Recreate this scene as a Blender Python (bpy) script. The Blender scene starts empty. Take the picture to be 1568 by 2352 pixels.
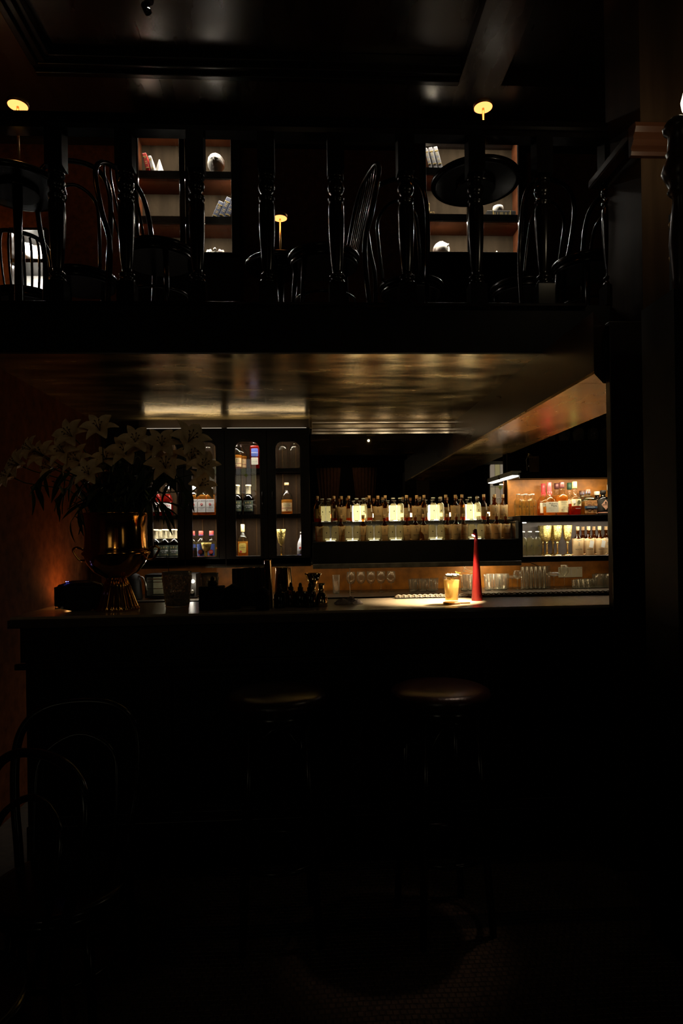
import bpy, math, random
from mathutils import Matrix, Vector, Euler
R = math.radians
random.seed(7)
SC = bpy.context.scene
COL = SC.collection
# ---------------------------------------------------------------- camera
FPX, W0, H0 = 1470.0, 1568.0, 2352.0
CAM_H, YAW, ROLL, HORIZ = 1.40, 3.12, 0.86, 1235.0
cd = bpy.data.cameras.new('camera'); cam = bpy.data.objects.new('camera', cd); COL.objects.link(cam)
cd.sensor_fit = 'VERTICAL'; cd.sensor_height = 36.0
cd.lens = FPX / H0 * 36.0
cd.shift_y = (HORIZ - H0 / 2) / H0
cd.clip_start = 0.02
CM = Matrix.Translation((0, 0, CAM_H)) @ Matrix.Rotation(R(-YAW), 4, 'Z') @ Matrix.Rotation(R(90), 4, 'X') @ Matrix.Rotation(R(-ROLL), 4, 'Z')
cam.matrix_world = CM
SC.camera = cam
C3 = CM.to_3x3()
def ray(px, py):
    return C3 @ Vector(((px - W0 / 2) / FPX, -(py - HORIZ) / FPX, -1.0))
def P(px, py, Y):
    d = ray(px, py); k = Y / d.y
    return Vector((d.x * k, Y, CAM_H + d.z * k))
def PX(px, py, Y): return P(px, py, Y).x
def PZ(px, py, Y): return P(px, py, Y).z
def M(n, Y): return n * Y / FPX          # pixels to metres at depth Y
# ---------------------------------------------------------------- world and exposure
w = bpy.data.worlds.new('world'); SC.world = w; w.use_nodes = True
w.node_tree.nodes['Background'].inputs[0].default_value = (0.9, 0.6, 0.35, 1)
w.node_tree.nodes['Background'].inputs[1].default_value = 0.002
SC.view_settings.view_transform = 'Standard'; SC.view_settings.look = 'None'
SC.view_settings.exposure = 0.0; SC.view_settings.gamma = 1.0; SC.view_settings.use_curve_mapping = False
cy = SC.cycles
cy.use_denoising = True; cy.max_bounces = 10; cy.transparent_max_bounces = 24; cy.glossy_bounces = 5
cy.transmission_bounces = 8; cy.diffuse_bounces = 3; cy.caustics_reflective = False; cy.caustics_refractive = False
cy.sample_clamp_indirect = 3.0; cy.use_light_tree = True
WARM = (1, .86, .62); COOL = (1, .95, .88); AMB = (1, .50, .12)
def light(name, kind, loc, power, col=WARM, size=.1, size_y=None, aim=None, rot=None, spot=None, blend=.5, spread=None):
    ld = bpy.data.lights.new(name, kind); o = bpy.data.objects.new(name, ld); COL.objects.link(o)
    ld.energy = power; ld.color = col; o.location = loc
    if kind == 'AREA':
        ld.shape = 'RECTANGLE' if size_y else 'SQUARE'; ld.size = size
        if size_y: ld.size_y = size_y
        if spread: ld.spread = R(spread)
    else: ld.shadow_soft_size = size
    if kind == 'SPOT': ld.spot_size = R(spot or 45); ld.spot_blend = blend
    if aim is not None:
        o.rotation_euler = (Vector(aim) - Vector(loc)).to_track_quat('-Z', 'Y').to_euler()
    if rot: o.rotation_euler = [R(a) for a in rot]
    return o
# fill lights added for the room and the bouquet, spot over the stools; no fixtures
light('room_fill', 'POINT', (.0, -1.2, 3.6), .35, (1, .68, .36), .25)
light('bouquet_fill', 'SPOT', (-.3, .2, 2.15), 1.6, (1, .70, .36), .05, aim=(-.95, 2.8, 1.62), spot=34, blend=1)
light('stool_downlight', 'SPOT', (.86, 2.42, 2.15), 6.5, (1, .68, .50), .03, aim=(.52, 2.26, .85), spot=22, blend=.8)
# ---------------------------------------------------------------- materials
def nd(nt, t, **k):
    n = nt.nodes.new(t)
    for a, b in k.items(): setattr(n, a, b)
    return n
MC = {}
def pm(name, col, rough=.5, metal=0, var=.25, scale=14, stretch=(1, 1, 1), bump=0, coat=0, spec=None, ior=None, emis=None, es=0, aniso=0, rvar=0, trans=0, detail=4):
    if name in MC: return MC[name]
    m = bpy.data.materials.new(name); m.use_nodes = True; nt = m.node_tree
    b = nt.nodes['Principled BSDF']
    b.inputs['Roughness'].default_value = rough; b.inputs['Metallic'].default_value = metal
    if ior: b.inputs['IOR'].default_value = ior
    if spec is not None: b.inputs['Specular IOR Level'].default_value = spec
    if coat: b.inputs['Coat Weight'].default_value = coat; b.inputs['Coat Roughness'].default_value = .08
    if trans: b.inputs['Transmission Weight'].default_value = trans
    if emis: b.inputs['Emission Color'].default_value = (*emis, 1); b.inputs['Emission Strength'].default_value = es
    tc = nd(nt, 'ShaderNodeTexCoord'); mp = nd(nt, 'ShaderNodeMapping'); mp.inputs['Scale'].default_value = stretch
    nz = nd(nt, 'ShaderNodeTexNoise'); nz.inputs['Scale'].default_value = scale; nz.inputs['Detail'].default_value = detail
    nt.links.new(tc.outputs['Object'], mp.inputs[0]); nt.links.new(mp.outputs[0], nz.inputs['Vector'])
    cr = nd(nt, 'ShaderNodeMapRange'); cr.inputs[1].default_value = .3; cr.inputs[2].default_value = .7
    cr.inputs[3].default_value = 1 - var; cr.inputs[4].default_value = 1 + var
    nt.links.new(nz.outputs[0], cr.inputs[0])
    mx = nd(nt, 'ShaderNodeVectorMath', operation='SCALE'); mx.inputs[0].default_value = col[:3]
    nt.links.new(cr.outputs[0], mx.inputs['Scale']); nt.links.new(mx.outputs[0], b.inputs['Base Color'])
    if rvar:
        rr = nd(nt, 'ShaderNodeMapRange'); rr.inputs[1].default_value = .3; rr.inputs[2].default_value = .7
        rr.inputs[3].default_value = max(.02, rough - rvar); rr.inputs[4].default_value = rough + rvar
        nt.links.new(nz.outputs[0], rr.inputs[0]); nt.links.new(rr.outputs[0], b.inputs['Roughness'])
    if bump:
        bp = nd(nt, 'ShaderNodeBump'); bp.inputs['Strength'].default_value = bump; bp.inputs['Distance'].default_value = .01
        nt.links.new(nz.outputs[0], bp.inputs['Height']); nt.links.new(bp.outputs[0], b.inputs['Normal'])
    MC[name] = m; return m
def glass(name, tint=(.95, .97, .95), edge=None, gloss=.9, rough=.03, blend=.5, milk=0):
    if name in MC: return MC[name]
    m = bpy.data.materials.new(name); m.use_nodes = True; nt = m.node_tree; nt.nodes.clear()
    out = nd(nt, 'ShaderNodeOutputMaterial'); tr = nd(nt, 'ShaderNodeBsdfTransparent'); gl = nd(nt, 'ShaderNodeBsdfGlossy')
    gl.inputs['Roughness'].default_value = rough; gl.inputs['Color'].default_value = (gloss, gloss, gloss, 1)
    lw = nd(nt, 'ShaderNodeLayerWeight'); lw.inputs[0].default_value = blend
    edge = edge or tuple(c * .45 for c in tint)
    mc = nd(nt, 'ShaderNodeMix', data_type='RGBA'); mc.inputs[6].default_value = (*tint, 1); mc.inputs[7].default_value = (*edge, 1)
    pw = nd(nt, 'ShaderNodeMath', operation='POWER'); pw.inputs[1].default_value = 2.5
    nt.links.new(lw.outputs['Facing'], pw.inputs[0]); nt.links.new(pw.outputs[0], mc.inputs[0]); nt.links.new(mc.outputs[2], tr.inputs[0])
    ms = nd(nt, 'ShaderNodeMixShader')
    fr = nd(nt, 'ShaderNodeMath', operation='POWER'); fr.inputs[1].default_value = 4; fa = nd(nt, 'ShaderNodeMath', operation='MULTIPLY_ADD'); fa.inputs[1].default_value = .6; fa.inputs[2].default_value = .045
    nt.links.new(lw.outputs['Facing'], fr.inputs[0]); nt.links.new(fr.outputs[0], fa.inputs[0])
    nt.links.new(fa.outputs[0], ms.inputs[0]); nt.links.new(tr.outputs[0], ms.inputs[1]); nt.links.new(gl.outputs[0], ms.inputs[2])
    if milk:
        tl = nd(nt, 'ShaderNodeBsdfTranslucent'); df = nd(nt, 'ShaderNodeBsdfDiffuse'); a_ = nd(nt, 'ShaderNodeMixShader'); b_ = nd(nt, 'ShaderNodeMixShader'); b_.inputs[0].default_value = milk
        for q in (tl, df): q.inputs[0].default_value = (.95, .95, .88, 1)
        nt.links.new(tl.outputs[0], a_.inputs[1]); nt.links.new(df.outputs[0], a_.inputs[2]); nt.links.new(ms.outputs[0], b_.inputs[1]); nt.links.new(a_.outputs[0], b_.inputs[2]); ms = b_
    nt.links.new(ms.outputs[0], out.inputs[0]); MC[name] = m; return m
def liquid(name, tint, diff, k=.5, front=.3):
    if name in MC: return MC[name]
    m = bpy.data.materials.new(name); m.use_nodes = True; nt = m.node_tree; nt.nodes.clear()
    out = nd(nt, 'ShaderNodeOutputMaterial'); tr = nd(nt, 'ShaderNodeBsdfTransparent'); tl = nd(nt, 'ShaderNodeBsdfTranslucent'); df = nd(nt, 'ShaderNodeBsdfDiffuse')
    tr.inputs[0].default_value = (*tint, 1); tl.inputs[0].default_value = (*diff, 1); df.inputs[0].default_value = (*diff, 1)
    m1 = nd(nt, 'ShaderNodeMixShader'); m1.inputs[0].default_value = front
    nt.links.new(tl.outputs[0], m1.inputs[1]); nt.links.new(df.outputs[0], m1.inputs[2])
    ms = nd(nt, 'ShaderNodeMixShader'); ms.inputs[0].default_value = k
    nt.links.new(tr.outputs[0], ms.inputs[1]); nt.links.new(m1.outputs[0], ms.inputs[2])
    nt.links.new(ms.outputs[0], out.inputs[0]); MC[name] = m; return m
def emit(name, col, s):
    if name in MC: return MC[name]
    m = bpy.data.materials.new(name); m.use_nodes = True; nt = m.node_tree; nt.nodes.clear()
    out = nd(nt, 'ShaderNodeOutputMaterial'); e = nd(nt, 'ShaderNodeEmission'); e.inputs[0].default_value = (*col, 1); e.inputs[1].default_value = s
    nt.links.new(e.outputs[0], out.inputs[0]); MC[name] = m; return m
DARK = pm('dark_stained_wood', (.010, .0065, .0045), .32, var=.4, scale=9, stretch=(1, 1, .15), bump=.06, spec=.45)
DARKH = pm('dark_stained_wood_across', (.010, .0065, .0045), .32, var=.4, scale=9, stretch=(.15, 1, 1), bump=.06, spec=.45)
BLACK = pm('matt_black_paint', (.006, .005, .0045), .6, var=.3, bump=.03, spec=.2)
BENT = pm('black_lacquered_bentwood', (.008, .005, .004), .2, var=.3, scale=20, stretch=(1, 1, .2), spec=.5)
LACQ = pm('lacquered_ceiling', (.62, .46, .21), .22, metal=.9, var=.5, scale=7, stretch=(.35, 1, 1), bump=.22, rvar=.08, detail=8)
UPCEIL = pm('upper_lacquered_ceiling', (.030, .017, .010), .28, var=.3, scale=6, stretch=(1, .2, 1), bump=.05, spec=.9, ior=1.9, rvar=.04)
GILT = pm('gilded_beam_underside', (.78, .52, .22), .26, metal=.9, var=.35, scale=9, stretch=(.6, .25, 1), bump=.14, rvar=.06, detail=7)
AMBER = pm('amber_gilt_plaster', (.46, .17, .022), .45, var=.35, scale=16, bump=.12, spec=.5, detail=8)
UMBER = pm('umber_plaster', (.17, .058, .02), .7, var=.35, scale=26, bump=.15, detail=8)
INNER = pm('walnut_cabinet_interior', (.022, .0135, .0075), .8, spec=.03, var=.35, scale=5, stretch=(3, 1, .25), bump=.05)
REDWOOD = pm('reddish_cabinet_interior', (.10, .032, .012), .7, spec=.1, var=.3, scale=6, stretch=(.3, 1, 2), bump=.05)
GREYWOOD = pm('grey_back_panel', (.032, .023, .014), .8, spec=.05, var=.3, scale=6, stretch=(3, 1, .3), bump=.05)
STONE = pm('cream_stone_counter', (.54, .42, .28), .22, var=.10, scale=30, bump=.01, spec=.5)
EDGEW = pm('brown_counter_edge', (.055, .028, .013), .4, var=.3, scale=8, stretch=(.2, 1, 1), bump=.04)
BRASS = pm('polished_brass', (.85, .60, .22), .22, metal=1, var=.12, scale=20, bump=.05)
GOBLET = pm('engraved_brass', (.90, .66, .20), .3, metal=1, var=.4, scale=160, bump=.9)
COPPER = pm('amber_copper_urn', (.80, .38, .09), .12, metal=1, var=.25, scale=8, bump=.12)
STEEL = pm('brushed_steel', (.45, .42, .36), .3, metal=1, var=.1, scale=40, stretch=(1, .1, 1), bump=.05)
GUN = pm('gold_plated_tin', (.75, .55, .28), .12, metal=1, var=.1)
RED = pm('red_lamp_enamel', (.34, .012, .012), .45, var=.08)
LEATHER = pm('oxblood_leather', (.030, .009, .006), .30, var=.3, scale=60, bump=.12, spec=.6)
CORK = pm('cork', (.72, .46, .20), .8, var=.25, scale=120, bump=.2)
CLOTH = liquid('natural_cotton_bag', (.25, .18, .10), (.80, .57, .27), .92, .55)
PAPER = pm('cream_paper', (.85, .80, .66), .8, var=.05)
WHITE = pm('white_paper', (.85, .84, .82), .7, var=.04)
INK = pm('black_ink', (.02, .018, .015), .7, var=.1)
GOLDINK = pm('gold_foil', (.85, .65, .25), .4, metal=.6, var=.1)
MARBLE = pm('white_plaster_cast', (.88, .86, .80), .6, var=.06, scale=20, bump=.03)
PETAL = pm('cream_lily_petal', (.90, .68, .40), .6, var=.15, scale=30, bump=.1)
LEAF = pm('dark_green_leaf', (.02, .045, .012), .45, var=.3, scale=30, bump=.1)
CLEAR = glass('clear_glass', (.96, .98, .96), (.45, .47, .42))
GWARE = glass('bar_glassware', (.97, .97, .95), (.62, .62, .56), gloss=1.0, rough=.05, milk=.06)
PANE = glass('window_pane', (.96, .96, .96), (.9, .9, .9), rough=.0)
AMBERG = glass('amber_glass', (.62, .32, .10), (.14, .05, .01))
DARKG = glass('dark_glass', (.12, .07, .05), (.02, .01, .01))
GREENG = glass('smoky_glass', (.55, .6, .5), (.15, .18, .14))
SPIRIT = liquid('clear_spirit_backlit', (.95, .90, .74), (1.0, .90, .62), .6)  # milkier, brighter copy for the backlit bottles, part of the glow in its colour
SPIRIT2 = liquid('clear_spirit_unlit', (.94, .88, .66), (.9, .78, .42), .06)
WHISKY = liquid('whisky', (.92, .52, .16), (.85, .40, .07), .4)
RUM = liquid('dark_rum', (.30, .05, .01), (.35, .05, .01), .3)
TEQ = liquid('gold_tequila', (.95, .50, .10), (1.0, .50, .08), .55)
REDLIQ = liquid('red_liqueur', (.55, .03, .02), (.6, .03, .02), .4)
LED = emit('warm_white_led', (1, .90, .68), 14.0)
LEDC = emit('cool_white_led', (1, .96, .88), 12.0)
LEDDIM = emit('dim_led', (1, .86, .58), 2.2)
# ---------------------------------------------------------------- mesh builder
class MB:
    def __init__(s): s.v = []; s.f = []; s.sm = []
    def add(s, vs, fs, smooth=False):
        n = len(s.v); s.v += [tuple(v) for v in vs]; s.f += [tuple(i + n for i in f) for f in fs]; s.sm += [smooth] * len(fs); return s
    def box(s, x0, x1, y0, y1, z0, z1):
        return s.add([(x0, y0, z0), (x1, y0, z0), (x1, y1, z0), (x0, y1, z0), (x0, y0, z1), (x1, y0, z1), (x1, y1, z1), (x0, y1, z1)],
                     [(0, 3, 2, 1), (4, 5, 6, 7), (0, 1, 5, 4), (1, 2, 6, 5), (2, 3, 7, 6), (3, 0, 4, 7)])
    def lathe(s, prof, seg=20, c=(0, 0, 0), sx=1, sy=1, n=2.0, caps=True, smooth=True, flute=0, nf=0):
        vs = []; fs = []
        for r, z in prof:
            for k in range(seg):
                a = 2 * math.pi * k / seg; ca, sa = math.cos(a), math.sin(a)
                q = 1.0 if n == 2 else (abs(ca) ** n + abs(sa) ** n) ** (-1 / n)
                rr = r * q * (1 + flute * math.cos(nf * a) if nf else 1)
                vs.append((c[0] + rr * ca * sx, c[1] + rr * sa * sy, c[2] + z))
        for i in range(len(prof) - 1):
            for k in range(seg):
                k2 = (k + 1) % seg; fs.append((i * seg + k, i * seg + k2, (i + 1) * seg + k2, (i + 1) * seg + k))
        s.add(vs, fs, smooth)
        if caps:
            b = len(s.v) - len(vs)
            s.f.append(tuple(b + k for k in reversed(range(seg)))); s.sm.append(False)
            t = b + (len(prof) - 1) * seg; s.f.append(tuple(t + k for k in range(seg))); s.sm.append(False)
        return s
    def tube(s, pts, r, seg=8, smooth=True, caps=True, flat=1.0):
        pts = [Vector(p) for p in pts]; rs = r if isinstance(r, (list, tuple)) else [r] * len(pts)
        vs = []; fs = []; up = Vector((0, 0, 1)); prev = None
        for i, p in enumerate(pts):
            t = (pts[min(i + 1, len(pts) - 1)] - pts[max(i - 1, 0)]).normalized()
            if prev is None:
                a = t.cross(up)
                if a.length < .05: a = t.cross(Vector((0, 1, 0)))
            else: a = prev - t * prev.dot(t)
            a.normalize(); prev = a; b = t.cross(a)
            for k in range(seg):
                w_ = 2 * math.pi * k / seg; vs.append(p + a * math.cos(w_) * rs[i] + b * math.sin(w_) * rs[i] * flat)
        for i in range(len(pts) - 1):
            for k in range(seg):
                k2 = (k + 1) % seg; fs.append((i * seg + k, i * seg + k2, (i + 1) * seg + k2, (i + 1) * seg + k))
        n = len(s.v); s.add(vs, fs, smooth)
        if caps:
            s.f.append(tuple(n + k for k in reversed(range(seg)))); s.sm.append(False)
            s.f.append(tuple(n + (len(pts) - 1) * seg + k for k in range(seg))); s.sm.append(False)
        return s
    def prism(s, poly, y0, y1):            # polygon in XZ, extruded along Y
        n = len(poly); vs = [(x, y0, z) for x, z in poly] + [(x, y1, z) for x, z in poly]
        fs = [tuple(range(n)), tuple(reversed(range(n, 2 * n)))] + [(i, i + n, (i + 1) % n + n, (i + 1) % n) for i in range(n)]
        return s.add(vs, fs)
    def extrude_x(s, prof, x0, x1):        # profile in YZ run along X
        n = len(prof); vs = [(x0, y, z) for y, z in prof] + [(x1, y, z) for y, z in prof]
        fs = [tuple(reversed(range(n))), tuple(range(n, 2 * n))] + [(i, (i + 1) % n, (i + 1) % n + n, i + n) for i in range(n)]
        return s.add(vs, fs)
    def extrude_y(s, prof, y0, y1):        # profile in XZ run along Y
        return s.prism(prof, y0, y1)
    def ring(s, outer, inner, y0, y1):     # plate with a hole, polygons in XZ, both star-shaped from the inner centre
        cx = sum(p[0] for p in inner) / len(inner); cz = sum(p[1] for p in inner) / len(inner)
        ang = sorted({round(math.atan2(z - cz, x - cx), 5) for x, z in outer + inner})
        def hit(poly, a):
            dx, dz = math.cos(a), math.sin(a); best = 0
            for i in range(len(poly)):
                x1, z1 = poly[i]; x2, z2 = poly[(i + 1) % len(poly)]
                ex, ez = x2 - x1, z2 - z1; den = dx * ez - dz * ex
                if abs(den) < 1e-12: continue
                t = ((x1 - cx) * ez - (z1 - cz) * ex) / den; u = ((x1 - cx) * dz - (z1 - cz) * dx) / den
                if t > 0 and -1e-6 <= u <= 1 + 1e-6: best = max(best, t)
            return (cx + dx * best, cz + dz * best)
        n = len(ang); O = [hit(outer, a) for a in ang]; I = [hit(inner, a) for a in ang]
        vs = [(x, y0, z) for x, z in O] + [(x, y0, z) for x, z in I] + [(x, y1, z) for x, z in O] + [(x, y1, z) for x, z in I]
        fs = []
        for i in range(n):
            j = (i + 1) % n
            fs += [(i, j, n + j, n + i), (2 * n + j, 2 * n + i, 3 * n + i, 3 * n + j), (i, 2 * n + i, 2 * n + j, j), (n + j, 3 * n + j, 3 * n + i, n + i)]
        return s.add(vs, fs)
    def mesh(s, name):
        me = bpy.data.meshes.new(name); me.from_pydata(s.v, [], s.f); me.polygons.foreach_set('use_smooth', s.sm); me.update(); return me
    def obj(s, name, mat, parent=None, loc=None, bevel=0, rot=None):
        me = s.mesh(name); me.materials.append(mat)
        return mo(name, me, parent, loc, bevel, rot)
def mo(name, me, parent=None, loc=None, bevel=0, rot=None):
    o = bpy.data.objects.new(name, me); COL.objects.link(o)
    if parent: o.parent = parent
    if loc is not None: o.location = loc
    if rot is not None: o.rotation_euler = rot
    if bevel:
        b = o.modifiers.new('bevel', 'BEVEL'); b.width = bevel; b.segments = 2; b.limit_method = 'ANGLE'
    return o
def thing(name, label, cat, loc=(0, 0, 0), rz=0, group=None):
    o = bpy.data.objects.new(name, None); COL.objects.link(o); o.location = loc; o.rotation_euler = (0, 0, rz)
    o.empty_display_size = .05
    return tag(o, label, cat, group)
def tag(o, label, cat, group=None):
    o['label'] = label; o['category'] = cat
    if group: o['group'] = group
    return o
def struct(o): o['kind'] = 'structure'; return o
KIDS = {}
def dup(root, loc, rz=None, label=None, group=None, scale=None):
    def cp(o, par):
        c = o.copy(); COL.objects.link(c)
        if par: c.parent = par
        for ch in o.children: cp(ch, c)
        return c
    c = cp(root, None); c.location = loc
    if rz is not None: c.rotation_euler = (0, 0, rz)
    if label: c['label'] = label
    if group: c['group'] = group
    if scale: c.scale = scale
    return c
def rrect(x0, x1, z0, z1, r, only_top=False, k=6):
    pts = []
    def arc(cx, cz, a0):
        for i in range(k + 1):
            a = R(a0 + 90 * i / k); pts.append((cx + r * math.cos(a), cz + r * math.sin(a)))
    arc(x1 - r, z1 - r, 0); arc(x0 + r, z1 - r, 90)
    if only_top: pts.extend([(x0, z0), (x1, z0)])
    else: arc(x0 + r, z0 + r, 180); arc(x1 - r, z0 + r, 270)
    return pts
TXT = {}
def text(s, h, name, mat, parent, loc, bend=0, width=None, extr=.0004, rot=None):
    """flat lettering facing -Y, centred on loc; bend = radius of the round bottle it lies on"""
    key = (s,)
    if key not in TXT:
        cu = bpy.data.curves.new('lettering', 'FONT'); cu.body = s; cu.align_x = 'CENTER'; cu.align_y = 'CENTER'; cu.resolution_u = 2
        o = bpy.data.objects.new('lettering', cu); COL.objects.link(o)
        dg = bpy.context.evaluated_depsgraph_get(); me = bpy.data.meshes.new_from_object(o.evaluated_get(dg))
        vs = [tuple(v.co) for v in me.vertices]; fs = [tuple(p.vertices) for p in me.polygons]
        bpy.data.objects.remove(o); bpy.data.curves.remove(cu)
        xs = [v[0] for v in vs]; ys = [v[1] for v in vs]
        TXT[key] = ([(v[0] - (min(xs) + max(xs)) / 2, v[1] - (min(ys) + max(ys)) / 2) for v in vs], fs, max(xs) - min(xs), max(ys) - min(ys))
    vs, fs, tw, th = TXT[key]
    kz = h / th; kx = (width / tw) if width else kz
    m = MB(); out = []
    for x, y in vs:
        x *= kx; y *= kz
        if bend: a = x / bend; out.append((bend * math.sin(a), bend - bend * math.cos(a), y))
        else: out.append((x, 0, y))
    m.add(out, fs)
    return m.obj(name, mat, parent, loc, rot=rot)
def patch(r, a, z0, z1, name, mat, parent, c=(0, 0, 0), seg=8, a0=0, round_=False):
    """paper label wrapped on a round bottle, facing -Y"""
    m = MB(); vs = []
    for i in range(seg + 1):
        t = R(-90 + a0 - a + 2 * a * i / seg)
        for z in (z0, z1): vs.append((c[0] + r * math.cos(t), c[1] + r * math.sin(t), c[2] + z))
    m.add(vs, [(2 * i, 2 * i + 2, 2 * i + 3, 2 * i + 1) for i in range(seg)], True)
    return m.obj(name, mat, parent)
def disc(r, name, mat, parent, loc, seg=16, sx=1, thick=.0006):
    return MB().prism([(r * sx * math.cos(2 * math.pi * k / seg), r * math.sin(2 * math.pi * k / seg)) for k in range(seg)], -thick, 0).obj(name, mat, parent, loc)
def diamond(wd, ht, name, mat, parent, loc):
    return MB().prism([(-wd, 0), (0, -ht), (wd, 0), (0, ht)], -.0006, 0).obj(name, mat, parent, loc)
def cr(pts, rs=None, k=5):
    P_ = [Vector(p) for p in pts]; out = []
    for i in range(len(P_) - 1):
        a, b, c_, d = P_[max(i - 1, 0)], P_[i], P_[i + 1], P_[min(i + 2, len(P_) - 1)]
        for j in range(k):
            t = j / k; out.append(.5 * ((2 * b) + (c_ - a) * t + (2 * a - 5 * b + 4 * c_ - d) * t * t + (3 * b - a - 3 * c_ + d) * t ** 3))
    return out + [P_[-1]]
ORD = ['first', 'second', 'third', 'fourth', 'fifth', 'sixth', 'seventh', 'eighth', 'ninth', 'tenth', 'eleventh', 'twelfth', 'thirteenth', 'fourteenth', 'fifteenth', 'sixteenth', 'seventeenth', 'eighteenth', 'nineteenth', 'twentieth']

# =============================================================== STRUCTURE
YC, YCB = 2.64, 3.14          # bar counter front and back
ZC = 1.10
YM = 3.02                     # mezzanine edge
ZSOF, ZMEZ = 2.28, 2.49
YMIR = 4.92
YCAB = 4.65
XL = -1.53
# floor: mosaic of small stone tesserae in mortar, dark border band
def floor_mat():
    m = pm('mortar_bed', (.05, .036, .025), .85, var=.3, scale=40, bump=.1); return m
f = MB().box(-2.8, 4.3, -2.7, 5.7, -.12, 0).obj('floor', floor_mat()); struct(f)
def tesserae(name, mat, cond):
    m = MB(); rnd = random.Random(3); s = .021
    nx = int(3.1 / s); ny = int(1.5 / s)
    for j in range(ny):
        for i in range(nx):
            x = -1.5 + i * s + (.5 * s if j % 2 else 0) + rnd.uniform(-.0015, .0015); y = 1.28 + j * s + .004 * math.sin(x * 9)
            if not cond(y) or (x > 1.25 and y > 2.3): continue
            a = s * .43 * rnd.uniform(.88, 1.05); h = rnd.uniform(.0015, .003); b = a * .85
            m.add([(x - a, y - a, 0), (x + a, y - a, 0), (x + a, y + a, 0), (x - a, y + a, 0), (x - b, y - b, h), (x + b, y - b, h), (x + b, y + b, h), (x - b, y + b, h)],
                  [(4, 5, 6, 7), (0, 1, 5, 4), (1, 2, 6, 5), (2, 3, 7, 6), (3, 0, 4, 7)])
    o = m.obj(name, mat, f); o['kind'] = 'stuff'; return o
tesserae('mosaic_tile_field', pm('brown_stone_tessera', (.11, .07, .04), .6, var=.5, scale=45), lambda y: not (2.25 < y < 2.34))
tesserae('mosaic_tile_border', pm('black_stone_tessera', (.02, .018, .016), .5, var=.5, scale=45), lambda y: 2.25 < y < 2.34)
struct(MB().box(-2.9, -2.8, -2.7, 5.7, 0, 5.2).obj('wall_left', UMBER))
struct(MB().box(4.3, 4.4, -2.7, 5.7, 0, 5.2).obj('wall_right', BLACK))
struct(MB().box(-2.8, 4.3, -2.8, -2.7, 0, 5.2).obj('wall_front', BLACK))
struct(MB().box(-2.8, 4.3, 5.6, 5.7, ZMEZ, 5.2).obj('wall_back', UMBER))
struct(MB().box(-2.8, 4.3, 5.02, 5.12, 0, ZSOF).obj('wall_back_bar', DARK))
struct(MB().box(XL - .1, XL, 2.0, 5.02, 0, ZSOF).obj('wall_left_bar', pm('umber_plaster_bar', (.12, .036, .010), .7, var=.35, scale=18, bump=.12, detail=8, spec=.06)))
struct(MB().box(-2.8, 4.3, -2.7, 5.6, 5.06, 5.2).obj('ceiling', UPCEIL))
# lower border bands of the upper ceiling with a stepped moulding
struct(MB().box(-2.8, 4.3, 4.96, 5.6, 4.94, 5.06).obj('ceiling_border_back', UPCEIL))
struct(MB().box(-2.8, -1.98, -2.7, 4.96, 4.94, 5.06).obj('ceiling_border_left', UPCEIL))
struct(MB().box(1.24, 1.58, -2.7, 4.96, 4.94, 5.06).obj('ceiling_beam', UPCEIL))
tm = MB()
for k, (d, z) in enumerate(((.0, 4.925), (.05, 4.955), (.09, 4.99))):
    tm.box(-1.98 + .0, 1.24, 4.96 - d - .05, 4.96 - d, z, 5.06)
struct(tm.obj('trim_1', DARKH, bevel=.006))
tm = MB()
for k, (d, z) in enumerate(((.0, 4.925), (.05, 4.955), (.09, 4.99))):
    tm.box(-1.98 + d, -1.98 + d + .05, -2.7, 4.85, z, 5.06)
struct(tm.obj('trim_2', DARK, bevel=.006))
# crown on the upper back wall
struct(MB().extrude_x([(5.6, 4.80), (5.6, 4.94), (5.44, 4.94), (5.46, 4.90), (5.52, 4.87), (5.56, 4.82)], -2.8, 4.3).obj('trim_3', DARKH))
# mezzanine slab, fascia, soffit of the bar
struct(MB().box(-2.8, 4.3, YM + .03, 5.6, ZSOF + .02, ZMEZ).obj('mezzanine_floor', DARKH))
struct(MB().box(-2.8, 1.6, YM, YM + .03, ZSOF - .005, ZMEZ + .015).obj('mezzanine_fascia', BLACK, bevel=.004))
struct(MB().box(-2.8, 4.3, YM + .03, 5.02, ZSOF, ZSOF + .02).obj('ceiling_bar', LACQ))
struct(MB().extrude_x([(YM - .02, ZMEZ), (YM + .06, ZMEZ), (YM + .06, ZMEZ + .018), (YM - .02, ZMEZ + .018)], -2.8, 1.36).obj('trim_4', BENT, bevel=.005))
# dropped beam over the right of the bar, gilded below
bx0, bx1 = PX(1040, 1044, YMIR), PX(1161, 1040, YMIR)
ZBM = PZ(1040, 1044, YMIR)
struct(MB().box(bx0, bx1 + .02, 2.63, 5.02, ZBM + .012, ZSOF).obj('beam_bar', pm('beam_dark_veneer', (.035, .018, .012), .3, var=.3, scale=7, stretch=(1, .2, 1), bump=.05, rvar=.05)))
struct(MB().box(bx0 + .001, bx1 + .02, 2.63, 5.02, ZBM, ZBM + .012).obj('beam_underside', GILT))
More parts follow.
